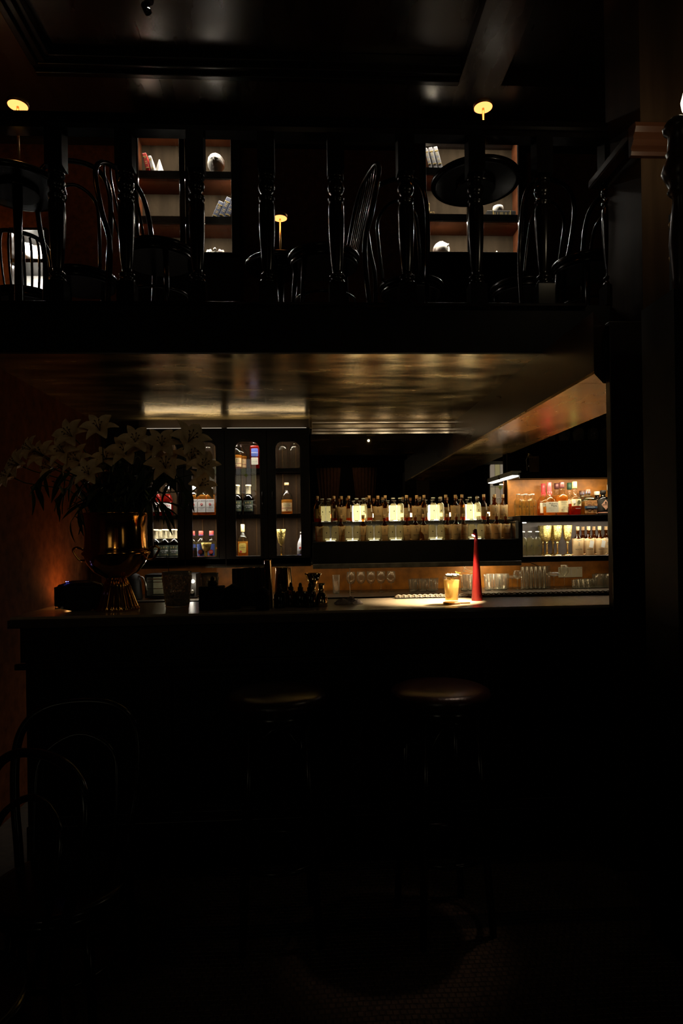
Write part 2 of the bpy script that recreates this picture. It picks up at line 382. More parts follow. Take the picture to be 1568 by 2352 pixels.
# column at the right end of the bar
CXC = PX(1395, 1200, 2.625)
cx0, cx1 = PX(1395, 1200, 2.625), PX(1483, 1200, 2.585)
POSTM = pm('satin_dark_panel', (.026, .014, .007), .3, var=.35, scale=9, stretch=(2, 2, .05), bump=.03, spec=.5)
def wedge(z0, z1, name, m, e=0):
    mb = MB(); t = [(bx0 + e, 2.632), (bx0 + e, 2.475), (CXC - .006, 2.632)]
    mb.add([(x, y, z0) for x, y in t] + [(x, y, z1) for x, y in t], [(0, 2, 1), (3, 4, 5), (0, 1, 4, 3), (1, 2, 5, 4), (2, 0, 3, 5)]); return struct(mb.obj(name, m))
wedge(ZBM + .012, ZSOF, 'beam_bar_mitre', pm('beam_dark_veneer', (.035, .018, .012), .3)); wedge(ZBM, ZBM + .012, 'beam_underside_mitre', GILT, .001)
struct(MB().box(cx0, cx1, 2.585, 2.625, 0, ZSOF).obj('column', POSTM, bevel=.003))
struct(MB().box(cx1, cx1 + .4, 2.595, 2.64, 0, ZSOF).obj('wall_right_bar', BLACK))
# right pier upstairs with crown moulding
xp = PX(1458, 300, 2.7)
PIER = pm('brown_lacquered_pier', (.055, .032, .018), .35, var=.3, scale=8, stretch=(2, 2, .2), bump=.06, spec=.12)
struct(MB().box(xp + .035, 2.9, 2.72, YM + .02, 2.2, 4.94).obj('pier_upper', PIER))
def molding(x0, x1, y, z, name, m=PIER):
    pr = [(0, -.1), (-.02, -.1), (-.025, -.085), (-.018, -.07), (-.03, -.062), (-.045, -.045), (-.04, -.03), (-.055, -.02), (-.065, 0), (-.06, .02), (-.02, .028), (0, .03)]
    return struct(MB().extrude_x([(y + a, z + b) for a, b in pr], x0, x1).obj(name, m))
zmo = PZ(1500, 305, 2.7)
MOULD = pm('mahogany_moulding', (.07, .026, .012), .28, var=.25, scale=10, stretch=(.2, 1, 1), bump=.04, spec=.6)
molding(xp - .02, 2.9, 2.72, zmo, 'trim_5', MOULD)
struct(MB().box(xp - .02, xp + .035, 2.72, YM + .1, zmo - .02, zmo + .02).obj('trim_6', MOULD, bevel=.006))

# =============================================================== BAR COUNTER
xa, xb = PX(22, 1420, YC), 1.62
bc = thing('bar_counter', 'long dark panelled bar with a cream stone top and brown edge', 'bar', (0, YC, 0))
def loc(o, y=YC): o.location.y -= 0; return o
def child_box(root, name, mat, x0, x1, y0, y1, z0, z1, bevel=.003):
    ox, oy, oz = root.location
    return MB().box(x0 - ox, x1 - ox, y0 - oy, y1 - oy, z0 - oz, z1 - oz).obj(name, mat, root, bevel=bevel)
child_box(bc, 'countertop', STONE, xa, xb, YC, YCB, ZC - .012, ZC)
child_box(bc, 'counter_edge', EDGEW, xa - .005, xb, YC - .012, YCB, ZC - .045, ZC - .0125)
child_box(bc, 'cabinet_body', BLACK, xa + .04, xb, YC + .13, YCB - .04, 0, ZC - .045)
child_box(bc, 'upper_rail', DARKH, xa + .03, xb, YC + .02, YC + .13, ZC - .19, ZC - .046)
child_box(bc, 'cornice', DARKH, xa + .015, xb, YC + .0, YC + .02, ZC - .215, ZC - .19)
child_box(bc, 'lower_rail', DARKH, xa + .04, xb, YC + .03, YC + .13, .10, .24)
np_ = 5; pw = (cx0 - xa - .05) / np_
for i in range(np_):
    x0 = xa + .04 + i * pw
    child_box(bc, 'stile', DARK, x0, x0 + .07, YC + .045, YC + .13, .24, ZC - .19)
    a, b = x0 + .07, x0 + pw
    m = MB().ring([(a, .24), (b, .24), (b, ZC - .19), (a, ZC - .19)], [(a + .03, .27), (b - .03, .27), (b - .03, ZC - .22), (a + .03, ZC - .22)], .055, .09)
    m.box(a + .03, b - .03, .085, .11, .27, ZC - .22); m.box(a + .06, b - .06, .07, .085, .3, ZC - .25)
    m.obj('panel', DARK, bc, bevel=.003)
# perforated bar mat along the back edge
mt = thing('bar_mat', 'black rubber bar mat with diamond holes along counter back edge', 'bar mat', (0, YCB - .045, ZC))
x0, x1 = PX(905, 1368, YCB), 1.55
m = MB(); n = int((x1 - x0) / .026)
for i in range(n + 1):
    x = x0 + i * .026
    m.tube([(x, -.012, .006), (x + .026, .0, .010), (x, .012, .006)], .004, 5); m.tube([(x + .026, -.012, .006), (x, .0, .010), (x + .026, .012, .006)], .004, 5)
    m.tube([(x, -.012, .006), (x, -.012, .014), (x + .013, -.012, .018), (x + .026, -.012, .014)], .0028, 5)
m.obj('lattice', pm('worn_rubber', (.34, .28, .20), .45, var=.4, scale=60, spec=.6), mt)
MB().box(x0, x1 + .004, -.022, .022, 0, .004).obj('base', BLACK, mt)

# =============================================================== BACK BAR
ZBK = 1.0
bb = thing('back_counter', 'back worktop below the bottle shelves, amber wall behind', 'worktop', (0, 4.4, 0))
child_box(bb, 'worktop', pm('dark_stone_worktop', (.05, .04, .03), .3, var=.3), XL + .002, 4.2, 4.30, 4.858, ZBK - .04, ZBK)
child_box(bb, 'cupboard_front', DARKH, XL + .002, 4.2, 4.36, 4.39, 0, ZBK - .04)
ZCB = PZ(560, 1299, YCAB)     # underside of cabinets and display shelves
struct(MB().box(XL, 4.2, 4.86, 4.885, ZBK, ZCB - .014).obj('wall_backsplash', AMBER))
# --- glazed wall cabinets
def door_set(root, wins, z0, z1, yf, outx, outz, r, mat, handles=True, glassmat=PANE, back=False):
    """doors with round-topped windows; wins = [(x0,x1)], outx = door limits"""
    for i, (a, b) in enumerate(wins):
        d0, d1 = outx[i]
        inner = rrect(a, b, z0, z1, r, True)
        d = thing_child = MB().ring([(d0 + .002, outz[0]), (d1 - .002, outz[0]), (d1 - .002, outz[1]), (d0 + .002, outz[1])], inner, yf, yf + .022).obj('door', mat, root, bevel=.002)
        o2 = rrect(a - .014, b + .014, z0 - .014, z1 + .014, r + .014, True)
        MB().ring(o2, inner, yf - .006, yf + .004).obj('moulding', mat, d, bevel=.002)
        MB().prism(rrect(a - .004, b + .004, z0 - .004, z1 + .004, r, True), yf + .010, yf + .013).obj('pane', glassmat, d)
        if handles:
            hx = d1 - .035 if i % 2 == 0 else d0 + .035
            zc = (z0 + z1) / 2
            MB().tube([(hx, yf, zc - .05), (hx, yf - .025, zc - .045), (hx, yf - .03, zc), (hx, yf - .025, zc + .045), (hx, yf, zc + .05)], .004, 6).obj('handle', BENT, d)
cab_px = [(350, 407), (441, 497), (541, 597), (634, 690)]
wz0, wz1 = PZ(560, 1277, YCAB), PZ(560, 1015, YCAB)
ctop = PZ(520, 990, YCAB)
edges = [322, 423, 517, 614, 712]
SH1, SH2 = PZ(560, 1085, 4.7), PZ(560, 1190, 4.7)   # shelf undersides (upper, lower)
SHT = .026
cabs = []
for u in range(2):
    e0, e1 = PX(edges[u * 2], 1150, YCAB), PX(edges[u * 2 + 2], 1150, YCAB)
    lab = ['dark glazed wall cabinet partly hidden behind the lilies', 'dark glazed wall cabinet beside the mirrored bottle shelf'][u]
    c = thing('wall_cabinet', lab, 'cabinet', (0, 0, 0)); cabs.append(c)
    MB().box(e0, e1, 4.885, 4.90, ZCB, ctop).obj('back_panel', INNER, c)
    for k in range(1, 6):
        xx = e0 + (e1 - e0) * k / 6
        MB().box(xx - .004, xx + .004, 4.879, 4.886, ZCB + .03, ctop - .02).obj('batten', pm('pale_joint_strip', (.045, .024, .009), .7, spec=.05), c)
    MB().box(e0, e0 + .016, YCAB + .024, 4.885, ZCB, ctop).obj('side_panel', INNER, c)
    MB().box(e1 - .016, e1, YCAB + .024, 4.885, ZCB, ctop).obj('side_panel', INNER, c)
    MB().box(e0, e1, YCAB + .0, 4.90, ctop, ctop + .02).obj('top_panel', DARKH, c)
    MB().box(e0, e1, YCAB + .0, 4.90, ZCB - .004, wz0 - .02).obj('bottom_panel', DARKH, c)
    MB().box(e0, e1, YCAB - .012, YCAB + .01, ZCB - .012, ZCB + .002).obj('bottom_rail', pm('satin_rail', (.10, .085, .06), .22, metal=.7), c, bevel=.003)
    MB().box(PX(edges[u * 2 + 1], 1150, YCAB) - .014, PX(edges[u * 2 + 1], 1150, YCAB) + .014, YCAB + .023, YCAB + .03, ZCB, ctop).obj('centre_stile', DARK, c)
    for zz in (SH1, SH2):
        MB().box(e0 + .017, e1 - .017, YCAB + .03, 4.884, zz + .012, zz + SHT).box(e0 + .017, e1 - .017, YCAB + .03, YCAB + .04, zz - .004, zz + .012).obj('shelf', DARKH, c)
        MB().box(e0 + .03, e1 - .03, YCAB + .046, YCAB + .058, zz + .006, zz + .0115).obj('led_strip', STEEL, c)
    wn = [(PX(a, 1150, YCAB), PX(b, 1150, YCAB)) for a, b in cab_px[u * 2:u * 2 + 2]]
    mid = PX(edges[u * 2 + 1], 1150, YCAB)
    door_set(c, wn, wz0, wz1, YCAB, [(e0, mid), (mid, e1)], (ZCB + .006, ctop), .05, DARK)
    cxm = (e0 + e1) / 2; wdt = (e1 - e0) - .06
    for zz, p in ((ctop - .012, 3.2), (SH1 + .005, 3.6), (SH2 + .005, 3.6)):
        light('cabinet_led', 'AREA', (cxm, YCAB + .052, zz), p, (1, .90, .76), wdt, .010, rot=(0, 0, 0))
    # strip on the cabinet roof that washes the lacquered ceiling
    MB().box(e0 + .02, e1 - .02, YCAB + .004, YCAB + .016, ctop + .020, ctop + .023).obj('roof_led', emit('roof_led', (1, .86, .66), .9), c)
    light('roof_led_light', 'AREA', (cxm, YCAB + .05, ctop + .03), .42, (1, .80, .50), wdt, .02, rot=(180, 0, 0))
# dark pelmet between cabinets and ceiling
struct(MB().box(PX(318, 975, 4.74), PX(712, 975, 4.74), 4.74, 5.02, ctop + .02, ZSOF).obj('trim_7', DARKH))
# --- mirror and crown over the bottle display
mx0, mx1 = PX(716, 1150, YCAB), PX(1161, 1150, YMIR)
ZD0 = ZCB; ZLOW = PZ(900, 1242, 4.64); ZUP = PZ(900, 1197, 4.76)
mir_mat = pm('smoked_mirror', (.34, .30, .26), .015, metal=1, var=.03)
zmt = PZ(880, 995, YMIR)
mr = MB().box(mx0, 4.2, YMIR, YMIR + .008, ZCB, zmt).obj('wall_mirror', mir_mat)
tag(mr, 'large smoked mirror behind the lit bottle shelves', 'mirror')
CROWN = pm('satin_crown_moulding', (.80, .68, .58), .24, metal=1, var=.15, scale=10, stretch=(.1, 1, 1), bump=.03)
zc0, zc1 = zmt - .005, PZ(880, 966, YMIR - .1)
pr = [(5.0, zc0), (4.91, zc0), (4.896, zc0 + .012), (4.896, zc0 + .020), (4.880, zc0 + .034), (4.880, zc0 + .040), (4.872, zc0 + .040), (4.850, zc0 + .062), (4.850, zc0 + .070), (4.838, zc0 + .080), (4.830, ZSOF), (5.0, ZSOF)]
struct(MB().extrude_x(pr, mx0, bx0).obj('crown_1', CROWN))
struct(MB().box(mx0 - .012, mx0 + .01, 4.66, 4.92, zc0 + .0, ZSOF).obj('crown_2', CROWN, bevel=.004))
# --- stepped bottle display
ds = thing('bottle_display', 'black two-step bottle shelf with backlights in front of the mirror', 'shelf', (0, 0, 0))
dx0, dx1 = mx0, mx1 - .002
MB().box(dx0, dx1, 4.585, YMIR - .002, ZCB, ZLOW).obj('lower_step', BLACK, ds, bevel=.003)
MB().box(dx0, dx1, 4.735, YMIR - .002, ZLOW, ZUP).obj('upper_step', BLACK, ds, bevel=.002)
MB().box(dx1 - .03, dx1 - .005, 4.60, 4.86, ZLOW, ZLOW + .13).obj('end_bracket', STEEL, ds, bevel=.003)
MB().box(dx0, dx1, 4.565, 4.583, ZCB - .03, ZCB + .004).obj('light_pelmet', pm('worn_grey_edge', (.13, .12, .10), .4, var=.4, scale=20, bump=.1), ds, bevel=.002)
lowx = lambda px: PX(px, 1220, 4.66)
upx = lambda px: PX(px, 1170, 4.80)
for a, b, p in ((728, 762, .16), (806, 842, .85), (893, 926, .95), (985, 1018, .95), (1068, 1104, .9)):
    x0, x1 = upx(a + 6), upx(b - 2)
    MB().box(x0, x1, 4.905, 4.914, ZUP + .0, ZUP + .125).obj('backlight', emit('backlight_%d' % int(p * 100), (1, .88, .58), 10 * p if p > .3 else .7), ds)
    light('backlight_glow', 'AREA', ((x0 + x1) / 2, 4.90, ZUP + .065), p * 1.8, (1, .86, .55), x1 - x0, .11, rot=(-90, 0, 180))
for a, b, p in ((738, 778, .05), (792, 828, .16), (842, 876, .16), (892, 926, .16), (984, 1020, .16), (1076, 1110, .15)):
    x0, x1 = lowx(a), lowx(b)
    MB().box(x0, x1, 4.728, 4.7345, ZLOW + .004, ZLOW + .022).obj('backlight', emit('backlight_low', (1, .88, .58), 3.2), ds)
    light('backlight_glow', 'AREA', ((x0 + x1) / 2, 4.722, ZLOW + .06), p * 2.6, (1, .82, .46), x1 - x0, .10, rot=(-90, 0, 180))
light('bottle_front_fill', 'SPOT', (.55, 4.30, 2.24), 15.0, (1, .74, .38), .008, aim=(.75, 4.75, 1.45), spot=120, blend=1)  # fill spot added to brighten the bottle fronts, no fixture
light('upper_step_back', 'AREA', (.78, 4.905, ZUP + .05), 8, (1, .74, .38), 1.4, .03, rot=(-90, 0, 180))
light('lower_step_back', 'AREA', (.78, 4.722, ZLOW + .04), 2.4, (1, .74, .38), 1.4, .03, rot=(-90, 0, 180))

# =============================================================== BOTTLES
def bag_proto():
    t = thing('bagged_bottle', '', 'bottle', (0, 0, 0))
    MB().lathe([(.024, .001), (.027, .01), (.027, .10), (.022, .118), (.011, .135), (.010, .158), (.012, .160), (.012, .166), (.009, .168)], 14).obj('glass_body', AMBERG, t)
    MB().lathe([(.008, .166), (.0105, .169), (.0115, .19), (.0115, .192)], 12).obj('cork', CORK, t)
    m = MB(); prof = [(.030, .0), (.033, .006), (.0335, .06), (.035, .112), (.0335, .1125)]; vs = []; seg = 22; rnd = random.Random(5)
    ph = [rnd.uniform(-.04, .04) for _ in range(seg)]
    for i, (r, z) in enumerate(prof):
        for k in range(seg):
            a = 2 * math.pi * k / seg; rr = r * (1 + ph[k] * (1 if i in (0, 3) else .6)) * (1.04 if abs(math.cos(a)) > .9 else 1)
            vs.append((rr * math.cos(a) * 1.04, rr * math.sin(a) * .88, z + (.004 * ph[k] / .04 if i >= 3 else 0)))
    m.add(vs, [(i * seg + k, i * seg + (k + 1) % seg, (i + 1) * seg + (k + 1) % seg, (i + 1) * seg + k) for i in range(len(prof) - 1) for k in range(seg)], True)
    bag = m.obj('cloth_bag', CLOTH, t)
    m = MB()
    for x in (-.03, .03): m.tube([(x * .8, -.014, .001), (x * 1.1, -.016, .006), (x * 1.45, -.012, .009), (x * 1.3, -.004, .002)], [.002, .004, .003, .001], 6)
    m.obj('gathered_corner', CLOTH, bag)
    MB().tube([(.034 * math.cos(a) * 1.05, .0335 * math.sin(a) * .9, .1) for a in [2 * math.pi * k / 18 for k in range(19)]], .0009, 5, caps=False).obj('drawstring', PAPER, bag)
    text('NOCTES', .0085, 'print', INK, bag, (0, -.0312, .040), bend=.034, width=.046)
    text('8\n8\n8', .022, 'stamp', pm('grey_ink', (.16, .13, .10), .8), bag, (0, -.0314, .076), bend=.034, width=.009)
    return t
def amber_proto():
    t = thing('amber_bottle', '', 'bottle', (0, 0, 0))
    MB().lathe([(.022, .0), (.026, .006), (.0265, .115), (.020, .13), (.0105, .143), (.010, .166), (.012, .168), (.012, .174), (.0095, .175)], 16).obj('glass_body', AMBERG, t)
    MB().lathe([(.0225, .003), (.0245, .008), (.0245, .06), (.022, .06)], 14).obj('liquor', liquid('amber_liquor', (.9, .48, .12), (.95, .42, .08), .45), t)
    MB().lathe([(.0085, .174), (.0105, .176), (.0115, .195), (.0112, .197)], 12).obj('cork', CORK, t)
    patch(.0268, 62, .03, .10, 'paper_label', pm('kraft_label', (.40, .28, .14), .8, var=.2), t)
    MB().prism([(.010, .075), (.021, .073), (.016, .125), (.009, .127)], -.033, -.0325).obj('swing_tag', PAPER, t)
    return t
def clear_proto(liq, h=.170, w_=.026):
    t = thing('clear_bottle', '', 'bottle', (0, 0, 0))
    sc = h / .170; k = w_ / .026
    MB().lathe([(.022 * k, .0), (.0255 * k, .004), (.026 * k, .10 * sc), (.024 * k, .122 * sc), (.0135 * k, .136 * sc), (.0125 * k, .140 * sc), (.0125 * k, .163 * sc), (.0145 * k, .164 * sc), (.0145 * k, .17 * sc)], 20, n=4).obj('glass_body', CLEAR, t)
    MB().lathe([(.0215 * k, .008), (.0238 * k, .012), (.0243 * k, .10 * sc), (.0222 * k, .119 * sc), (.014 * k, .130 * sc)], 20, n=4).obj('liquor', liq, t)
    MB().lathe([(.0146 * k, .168 * sc), (.015 * k, .169 * sc), (.015 * k, .1735 * sc), (.0135 * k, .1745 * sc)], 14).obj('rim_cap', pm('pale_glass_rim', (.75, .72, .6), .2), t)
    dr = [(0, .0065), (-.0016, .003), (-.0034, 0), (-.0036, -.0026), (-.002, -.0052), (0, -.006), (.002, -.0052), (.0036, -.0026), (.0034, 0), (.0016, .003)]
    MB().prism([(x, z) for x, z in dr], -.0005, 0).obj('drop_mark', INK, t, (0.003, -.0272 * k, .075 * sc))
    MB().box(-.006, .006, -.0004, 0, 0, .001).box(-.004, .004, -.0004, 0, -.005, -.0042).obj('print', pm('grey_ink', (.16, .13, .10), .8), t, (.003, -.0272 * k, .058 * sc))
    return t
pb, pa, pcl, pcd, pcs = bag_proto(), amber_proto(), clear_proto(SPIRIT), clear_proto(SPIRIT2), clear_proto(SPIRIT, .146, .0272)
protos = [pb, pa, pcl, pcd, pcs]
placed = []
RAD = {'b': .0345, 'a': .027, 'c': .026}
def put(kind, proto, px, py, z, ys, label, group, s=1.0):
    best = None
    for y in ys:
        x = PX(px, py, y); r = RAD[kind] * s
        gap = min([math.hypot(x - a, y - b) - r - c for a, b, c, zz in placed if abs(zz - z) < .05] or [1])
        if best is None or gap > best[0]: best = (gap, x, y, r)
        if gap > 0: break
    placed.append((best[1], best[2], best[3], z))
    return dup(proto, (best[1], best[2], z), random.uniform(-.12, .12), label, group, (s, s, s))
U = 'ZUP'
upper = [('a', 729), ('c', 740, 0), ('c', 756, 0), ('a', 767), ('b', 784), ('a', 801), ('c', 819, 1), ('c', 835, 1), ('a', 848), ('b', 868), ('a', 885),
         ('c', 903, 1), ('c', 919, 1), ('a', 934), ('b', 957), ('a', 974), ('c', 995, 1), ('c', 1011, 1), ('a', 1024), ('b', 1046), ('a', 1061),
         ('c', 1079, 1), ('c', 1096, 1), ('a', 1111), ('b', 1136), ('b', 1155)]
NAMES = {'a': 'amber corked bottle', 'b': 'cloth-bagged bottle', 'c': 'clear square bottle'}
cnt = {}
order = sorted(upper, key=lambda t: {'c': 0, 'b': 1, 'a': 2}[t[0]])
idx = {}
for it in upper:
    cnt[it[0]] = cnt.get(it[0], 0) + 1; idx[it] = cnt[it[0]]
for it in order:
    k = it[0]; o = ORD[idx[it] - 1]
    glow = (' glowing from behind' if len(it) > 2 and it[2] else ' with black drop mark') if k == 'c' else ''
    lab = f'{o} {NAMES[k]} from the left on the upper step{glow}'
    put(k, {'a': pa, 'b': pb}.get(k) or (pcl if it[2] else pcd), it[1], 1185, ZUP, {'c': [4.768], 'b': [4.775, 4.80], 'a': [4.825, 4.845, 4.868]}[k], lab, {'a': 'amber bottles on the upper step', 'b': 'bagged bottles on the upper step', 'c': 'clear bottles on the upper step'}[k])
lower = [('b', 735), ('c', 749), ('c', 769), ('b', 783), ('c', 800), ('c', 819), ('b', 834), ('c', 849), ('c', 868), ('b', 883), ('c', 899), ('c', 918), ('b', 934), ('b', 954),
         ('b', 973), ('c', 992), ('c', 1012), ('b', 1027), ('b', 1048), ('b', 1064), ('c', 1083), ('c', 1103), ('b', 1120), ('b', 1140), ('b', 1161)]
cnt = {}; idx = {}
for it in lower: cnt[it[0]] = cnt.get(it[0], 0) + 1; idx[it] = cnt[it[0]]
for it in sorted(lower, key=lambda t: t[0] == 'b'):
    k = it[0]; lab = f'{ORD[idx[it] - 1]} {NAMES[k]} from the left on the lower step'
    put(k, pb if k == 'b' else pcs, it[1], 1225, ZLOW, [4.625] if k == 'c' else [4.69, 4.625, 4.65], lab, 'bottles on the lower step' if k == 'c' else 'bagged bottles on the lower step')

# general labelled bottle
def bottle(name, label, px, pbase, Y, z, prof, glassm, liq=None, fill=.6, cap=None, capm=None, labels=(), group=None, seg=24, sx=1, sy=1, n=2.0, rz=0, cat='bottle'):
    x = PX(px, pbase, Y); t = thing(name, label, cat, (x, Y, z), rz, group)
    MB().lathe(prof, seg, sx=sx, sy=sy, n=n).obj('glass_body', glassm, t)
    if liq:
        zt = prof[-1][1] * fill; ip = [(r * .93, max(zz, .006)) for r, zz in prof if zz < zt]
        for i in range(len(prof) - 1):
            if prof[i][1] < zt <= prof[i + 1][1]:
                q = (zt - prof[i][1]) / (prof[i + 1][1] - prof[i][1]); ip.append(((prof[i][0] + (prof[i + 1][0] - prof[i][0]) * q) * .92, zt))
        MB().lathe(ip, seg, sx=sx, sy=sy, n=n).obj('liquor', liq, t)
    if cap: MB().lathe(cap, 16).obj('cap', capm, t)
    for L in labels: L(t)
    return t
def sc_prof(p, s): return [(r * s, z * s) for r, z in p]
def L_patch(r, a, z0, z1, m, nm='paper_label', a0=0): return lambda t: patch(r, a, z0, z1, nm, m, t, a0=a0)
def L_flat(x0, x1, z0, z1, y, m, nm='paper_label', r=0): return lambda t: MB().prism(rrect(x0, x1, z0, z1, r) if r else [(x0, z0), (x1, z0), (x1, z1), (x0, z1)], y - .0008, y).obj(nm, m, t)
def L_txt(s, h, x, y, z, m, bend=0, width=None): return lambda t: text(s, h, 'print', m, t, (x, y, z), bend=bend, width=width)
def L_disc(r, x, y, z, m, nm='seal', sx=1): return lambda t: disc(r, nm, m, t, (x, y, z), sx=sx)
YB = 4.78
zs2 = SH2 + SHT; zs1 = SH1 + SHT; zb = wz0 - .02
YELL = pm('buff_label', (.80, .60, .28), .7, var=.05); MAROON = pm('maroon_ink', (.25, .03, .02), .6)
DGREEN = pm('dark_green_label', (.05, .07, .045), .6, var=.2); GOLDF = pm('gold_neck_foil', (.95, .85, .55), .35, metal=.3, var=.15, scale=60)
BLUEL = pm('blue_label', (.08, .13, .45), .6); REDL = pm('red_label', (.70, .06, .05), .6)
def monkey(px, z, label, Y=4.78):
    p = sc_prof([(.036, 0), (.042, .006), (.042, .115), (.038, .14), (.018, .165), (.0135, .172), (.0135, .20), (.016, .203), (.016, .21), (.013, .211)], 1.03)
    return bottle('whisky_bottle', label, px, 1180, Y, z, p, CLEAR, WHISKY, .5, [(.015, .216), (.017, .219), (.017, .233), (.015, .235)], pm('pale_wood_stopper', (.75, .42, .18), .5),
                  [L_patch(.0438, 58, .022, .085, YELL), L_txt('MONKEY', .0085, 0, -.0446, .075, INK, .045, .05), L_txt('SHOULDER', .0075, 0, -.0446, .063, INK, .045, .054),
                   L_patch(.0441, 56, .043, .047, MAROON, 'band'), L_txt('BLENDED', .003, 0, -.0446, .053, INK, .045, .03), L_txt('SMOOTH & RICH', .003, 0, -.0446, .037, INK, .045, .035),
                   lambda t: diamond(.006, .006, 'emblem', MAROON, t, (0, -.0448, .030))], 'pot-bellied whisky bottles')
def camikara(px, z, label, Y=4.775, s=1.0):
    p = sc_prof([(.036, 0), (.041, .006), (.041, .115), (.034, .14), (.018, .152), (.0145, .16), (.0145, .20), (.015, .205)], 1.0)
    t = bottle('rum_bottle', label, px, 1180, Y, z, p, DARKG, RUM, .5, [(.019, .152), (.0195, .156), (.018, .208), (.022, .211), (.022, .221), (.020, .223)], GOLDF,
               [L_patch(.0418, 55, .026, .105, DGREEN), L_txt('CAMIKARA', .011, 0, -.0428, .066, WHITE, .043, .062), L_txt('RUM', .007, 0, -.0428, .053, WHITE, .043, .03),
                L_txt('3 YEARS', .003, 0, -.0428, .038, GOLDINK, .043, .04), L_disc(.0045, .024, -.036, .036, GOLDINK), lambda t: diamond(.005, .009, 'emblem', GOLDINK, t, (0, -.0428, .09)),
                lambda t: diamond(.004, .007, 'emblem', GOLDINK, t, (.017, -.040, .088)), lambda t: diamond(.004, .007, 'emblem', GOLDINK, t, (-.017, -.040, .088))], 'rum bottles with gold neck foil')
    return t
def beam(px, z, label, Y=4.73):
    p = [(.034, 0), (.0365, .005), (.0365, .135), (.032, .152), (.016, .168), (.013, .175), (.013, .195), (.014, .2)]
    return bottle('bourbon_bottle', label, px, 1180, Y, z, p, CLEAR, WHISKY, .75, [(.0145, .188), (.0148, .19), (.0148, .225), (.013, .227)], WHITE,
                  [L_flat(-.032, .032, .022, .118, -.0375, WHITE), L_txt('JIM BEAM', .012, 0, -.0385, .103, INK, 0, .052), L_disc(.0085, 0, -.0385, .080, REDL, 'rosette'), L_disc(.003, 0, -.0393, .080, WHITE, 'rosette_centre'),
                   L_txt('BOURBON', .008, 0, -.0385, .058, INK, 0, .046), L_txt('WHISKEY', .004, 0, -.0385, .048, INK, 0, .025), L_txt('~~~~~~~~~~', .002, 0, -.0385, .034, pm('pink_ink', (.5, .25, .22), .6), 0, .044)], 'bourbon bottles with white labels', n=5, seg=28)
def vodka(px, z, label, Y=4.74):
    p = [(.034, 0), (.0375, .005), (.0375, .115), (.031, .138), (.015, .150), (.013, .155), (.013, .175), (.014, .18)]
    return bottle('vodka_bottle', label, px, 1265, Y, z, p, CLEAR, SPIRIT2, .7, [(.015, .172), (.0165, .174), (.0165, .186), (.0165, .204), (.015, .206)], pm('coral_cap', (.75, .10, .07), .5),
                  [L_patch(.0384, 42, .010, .11, BLUEL), L_patch(.0170, 180, .172, .182, BLUEL, 'neck_band'), L_patch(.0386, 42, .010, .024, REDL, 'band'), L_disc(.018, 0, -.0400, .052, INK, 'roundel'), L_disc(.0155, 0, -.0408, .052, REDL, 'roundel'),
                   L_txt('VODKA', .006, 0, -.0418, .052, WHITE, 0, .024), L_txt('ORIGINAL', .004, 0, -.0418, .018, WHITE, .04, .03)], 'vodka bottles with coral caps')
# window 4 (right)
monkey(659, zs2, 'pot-bellied whisky bottle with buff label alone in rightmost cabinet window')
# window 3
camikara(571, zs2, 'gold-necked rum bottle in full view on middle shelf, third window')
camikara(545, zs2, 'gold-necked rum bottle cut by left edge of third window')
monkey(545, zs1, 'whisky bottle with buff label at left on top shelf, third window')
monkey(556, zs1, 'whisky bottle half hidden behind another on top shelf', 4.84)
bottle('square_whiskey_bottle', 'tall rectangular whiskey bottle with blue and white labels, top shelf', 586, 1075, 4.785, zs1, [(.036, 0), (.038, .005), (.038, .165), (.034, .18), (.018, .19), (.015, .2), (.015, .22)], CLEAR, REDLIQ, .8, [(.016, .21), (.017, .235)], STEEL,
       [L_flat(-.025, .025, .095, .155, -.0395, BLUEL, 'octagonal_label', .008), L_txt('BUSHMILLS', .008, 0, -.0405, .124, WHITE, 0, .046), L_flat(-.025, .025, .035, .088, -.0395, PAPER, 'lower_label', .004), L_txt('AGED 10 YEARS', .003, 0, -.0405, .06, INK, 0, .034)], n=6, seg=28)
bottle('tequila_bottle', 'gold tequila bottle with yellow arched label in third cabinet window', 558, 1275, 4.78, zb, [(.036, 0), (.041, .004), (.038, .11), (.041, .135), (.030, .162), (.016, .175), (.012, .180), (.012, .20)], CLEAR, TEQ, .62, [(.013, .195), (.0145, .197), (.0145, .25), (.013, .252)], pm('pale_yellow_cap', (.9, .72, .35), .4),
       [L_flat(-.027, .027, .040, .112, -.0395, pm('yellow_label', (.85, .62, .12), .6), 'arched_label', .012), L_txt('Jose', .005, 0, -.0405, .094, INK, 0, .014), L_txt('Cuervo', .012, 0, -.0405, .082, INK, 0, .040), L_txt('Especial', .004, 0, -.0405, .068, INK, 0, .022),
        L_disc(.008, -.012, -.0405, .050, REDL), L_txt('Hecho en Mexico', .005, -.002, -.0415, .012, pm('pink_ink', (.5, .25, .22), .6), 0, .056)], sy=.92, n=4, seg=28)
# window 2
for i, (px, lb) in enumerate(((446, 'white-labelled bourbon bottle cut by left edge of second window'), (465, 'white-labelled bourbon bottle in the middle of second window'), (484, 'white-labelled bourbon bottle at right of second window'))):
    beam(px, zs2, lb, 4.775)
for px, lb, Y in ((443, 'coral-capped vodka bottle cut by left edge of second window', 4.76), (462, 'coral-capped vodka bottle in the middle of second window', 4.75), (486, 'coral-capped vodka bottle behind the squat brass goblet', 4.78)): vodka(px, zb, lb, Y)
bx = thing('carton', 'narrow white carton with small print at left of second window', 'box', (PX(449, 1270, 4.70), 4.70, zb))
MB().box(-.013, .013, -.01, .01, 0, .085).obj('sleeve', PAPER, bx); text('I I', .004, 'print', INK, bx, (0, -.0108, .06), width=.016)
